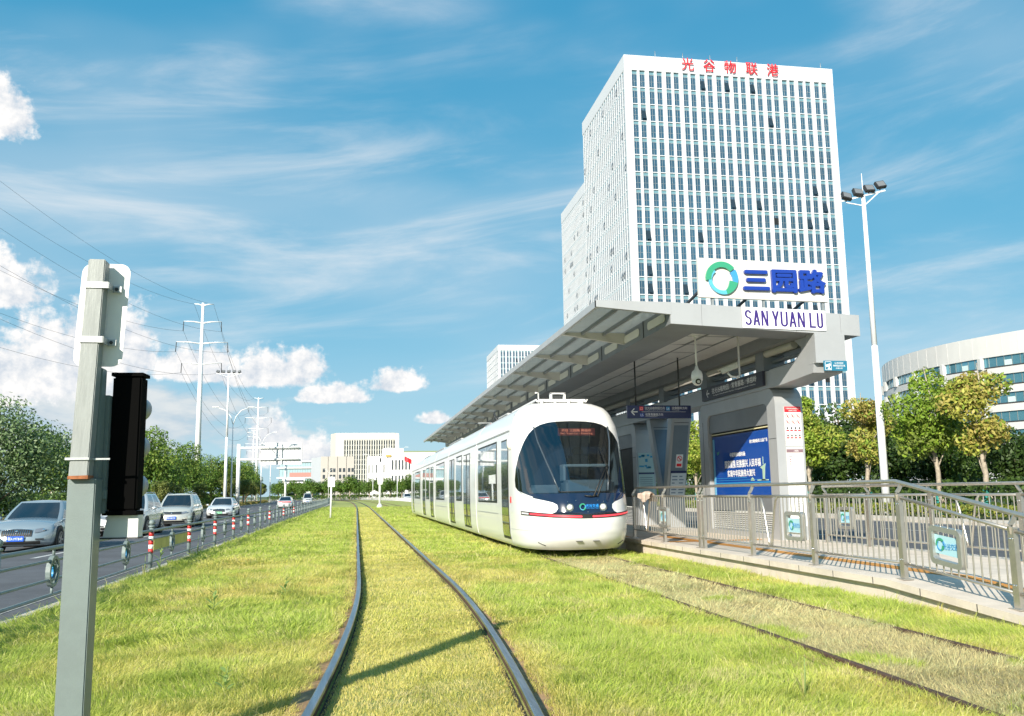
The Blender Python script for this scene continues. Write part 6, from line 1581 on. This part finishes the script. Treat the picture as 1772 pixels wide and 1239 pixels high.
cw = mat('curved_white_panels', (.62, .62, .61), .38, .15, var=.05, scale=.15); zt_c = 35.2
band(30.2, zt_c, 0, cw, 'parapet', th=1)
fz = [30.2 - 4.15 * k for k in range(8)]
mbv = MB()
for i in range(0, len(path)):
    p = inset(i, -.02); q = inset(i, .1)
    mbv.bar((p[0], p[1], 30.3), (p[0], p[1], zt_c - .1), .05, .05) if i % 2 else None
explode(mbv.build('panel_joint', mat('joint_grey', (.50, .50, .50), .6), cb))
for k in range(7):
    zhi = fz[k]; zlo = zhi - 2.55
    band(zlo - 1.6, zlo, 0, cw, 'floor_band', th=1)
    band(zlo, zlo + .35, .25, M['dark'], 'sill_band', th=.3)
step = 6
dkg = mat('curved_glass', (.13, .33, .42), .05, .6); plg = mat('curved_glass_pale', (.45, .58, .60), .2)
for k in range(6):
    zhi = fz[k]; zlo = zhi - 2.55
    for i0 in range(0, len(path) - step, step):
        mb = MB(); mb.smooth = False; rows = []
        for i in range(i0, i0 + step + 1): p = inset(i, .45); rows.append([(p[0], p[1], zlo), (p[0], p[1], zhi)])
        mb.grid(rows); o = mb.build('window', dkg, cb)
        m2 = MB()
        for i in range(i0, i0 + step):
            for f in (0,):
                a, b = inset(i, .40), inset(i + 1, .40); m2.bar((a[0] + (b[0] - a[0]) * f, a[1] + (b[1] - a[1]) * f, zlo), (a[0] + (b[0] - a[0]) * f, a[1] + (b[1] - a[1]) * f, zhi), .10)
        a, b = inset(i0, .40), inset(i0 + step, .40)
        m2.build('frame', M['stain'], o)
        if (i0 + k) % 2 == 0:
            a, b = inset(i0 + 3, .41), inset(i0 + 4, .41); MB().add([(a[0], a[1], zlo + .4), (b[0], b[1], zlo + .4), (b[0], b[1], zlo + 1.6), (a[0], a[1], zlo + 1.6)], [(0, 1, 2, 3)]).build('blind', plg, o)
        p, q = inset(i0, .0), inset(i0, .9)
        MB().bar((p[0], p[1], zlo - .01), (p[0], p[1], zhi + .01), 1.0).build('pier', cw, cb)
band(0, zt_c - 1, 1.2, wallw, 'inner_wall', th=.5)
MB().box(160, 167, 240, 250, 33, 37.0).build('roof_plant_room', M['galv'], cb)

# beige office slab far behind
ob = thing('office_slab', (8, 735, 0), 'beige office slab with a blank side and tall dark window strips in the far centre', 'office building')
bw = mat('beige_stone', (.60, .57, .50), .7, var=.05, scale=.05)
dw = mat('dark_office_window', (.05, .06, .07), .15)
MB().box(-17, 33, 735.6, 750, 0, 51).build('core_wall', bw, ob)
MB().prism([(-21.3, 750), (-17, 735.5), (-15, 735.5), (-15, 750)], lambda u, v, a: (u, v, a), 0, 51.2).build('corner_wall', bw, ob)
MB().box(-15, -10.5, 734.8, 736, 0, 51.2).build('end_wall', bw, ob); MB().box(30.6, 33.6, 734.8, 736, 0, 50.5).build('end_wall', bw, ob)
mb = MB(); mb.box(-10.5, 30.6, 734.8, 736, 45.6, 51.2); mb.build('parapet', bw, ob)
npi = 21; pt = 41.1 / npi; mb = MB()
for k in range(npi + 1): mb.box(-10.5 + k * pt - .33, -10.5 + k * pt + .33, 734.9, 735.9, 0, 45.6)
mb.build('piers', mat('pier_white', (.72, .69, .60), .6), ob)
for k in range(npi):
    o = MB().box(-10.5 + k * pt + .33, -10.5 + (k + 1) * pt - .33, 735.4, 735.5, 0, 45.6).build('window_strip', dw, ob)
    mb = MB(); [mb.box(-10.5 + k * pt + .33, -10.5 + (k + 1) * pt - .33, 735.25, 735.41, z, z + .7) for z in np.arange(2, 45, 3.9)]; mb.build('spandrel', mat('spandrel_grey', (.30, .30, .28), .5) if k == 0 else bpy.data.materials['spandrel_grey'], o)
# grey block
gb = thing('grey_block', (-10, 480, 0), 'grey office block with plain blank top storey below the beige slab', 'office building')
gm = mat('grey_render', (.46, .43, .39), .8, var=.05, scale=.1); gm2 = mat('grey_render_cool', (.42, .45, .48), .8, var=.06, scale=.1)
MB().box(-18.5, -1.4, 480, 500, 0, 21.7).build('wall', gm, gb); MB().prism([(-24, 492), (-18.5, 480.0), (-18.5, 500), (-24, 500)], lambda u, v, a: (u, v, a), 0, 21.4).build('side_wall', gm2, gb)
mb = MB(); [mb.box(x - .1, x + .1, 479.93, 480, 0, 21.7) for x in (-14.8, -10, -5.4)]; mb.build('downpipe', M['dark'], gb)
for f in range(5):
    for x in (-17.5, -13.8, -12.2, -9.2, -7.2, -4.6, -2.8):
        o = MB().box(x, x + 1.2, 479.9, 479.98, 13.6 - f * 3.4, 15.6 - f * 3.4).build('window', dw, gb)
# white hall
wh = thing('white_hall', (18, 400, 0), 'bright white hall building with tall narrow windows left of the tram', 'hall')
ww_ = mat('white_render', (.80, .79, .76), .7, var=.03, scale=.1)
MB().prism([(4.5, 402), (13.6, 396), (60, 396), (60, 420), (4.5, 420)], lambda u, v, a: (u, v, a), 0, 18.2).build('wall', ww_, wh)
MB().box(13.6, 60, 395.9, 418, 18.2, 19.6).build('upper_wall', ww_, wh)
MB().box(11.2, 20.2, 400, 412, 18.25, 21.7).build('roof_room', ww_, wh); MB().box(20.3, 40, 400, 412, 19.65, 20.5).build('roof_parapet', mat('roof_planting', (.20, .24, .14), .9), wh)
for k in range(5): x = 5.3 + k * 1.6; y = 402 - (x - 4.5) * 6 / 9.1; [MB().bar((x, y - .05, z), (x, y - .05, z + 3.6), .6, .2).build('window', dw, wh) for z in (5.5, 11.0)]
for k in range(6): x = 15 + k * 1.45; [MB().box(x, x + .62, 395.82, 395.9, z, z + 4.2).build('window', dw, wh) for z in (5.5, 12.2)]
MB().box(12.3, 14.6, 395.4, 395.8, 17.8, 18.7).build('gold_characters', mat('gold', (.55, .36, .10), .4), wh); MB().box(27.5, 28.8, 395.6, 395.85, 12.2, 15.4).build('gold_crest', bpy.data.materials['gold'], wh)
# pale glass building and far housing block
gl_ = thing('glass_terminal', (-32, 560, 0), 'low pale glass building with horizontal roof bands left of the grey block', 'building')
MB().box(-46, -21.5, 560, 580, 0, 22.5).build('glass_wall', mat('pale_cyan_glass', (.36, .52, .56), .15, .1), gl_)
for z in (21.8, 18.0, 12.0): MB().box(-47.5, -21.3, 559, 560, z, z + .8).build('roof_band', M['white'], gl_)
MB().box(-40, -24, 559.4, 559.95, 13, 15.5).build('brick_panel', mat('brick_pink', (.45, .22, .19), .8), gl_)
mb = MB(); [mb.box(-46 + k * 1.5, -45.8 + k * 1.5, 559.85, 560, 0, 21.8) for k in range(17)]; mb.build('mullion', M['galv'], gl_)
hb_ = thing('stepped_block', (-36, 470, 0), 'pale stepped building low down where the left road ends', 'building')
for k, (a, b, z) in enumerate(((-37, -26, 10.5), (-35, -25, 8.0), (-36, -22, 4.5))): MB().box(a, b, 470 - k * 6, 476 - k * 6, 0, z).build('storey', ww_, hb_)
mb = MB(); [mb.box(-36, -26.5, 469.9, 470, z, z + .9) for z in (8.6, 6.6)]; mb.box(-34.5, -25.5, 463.9, 464, 5.6, 6.6); mb.build('window_band', dw, hb_)
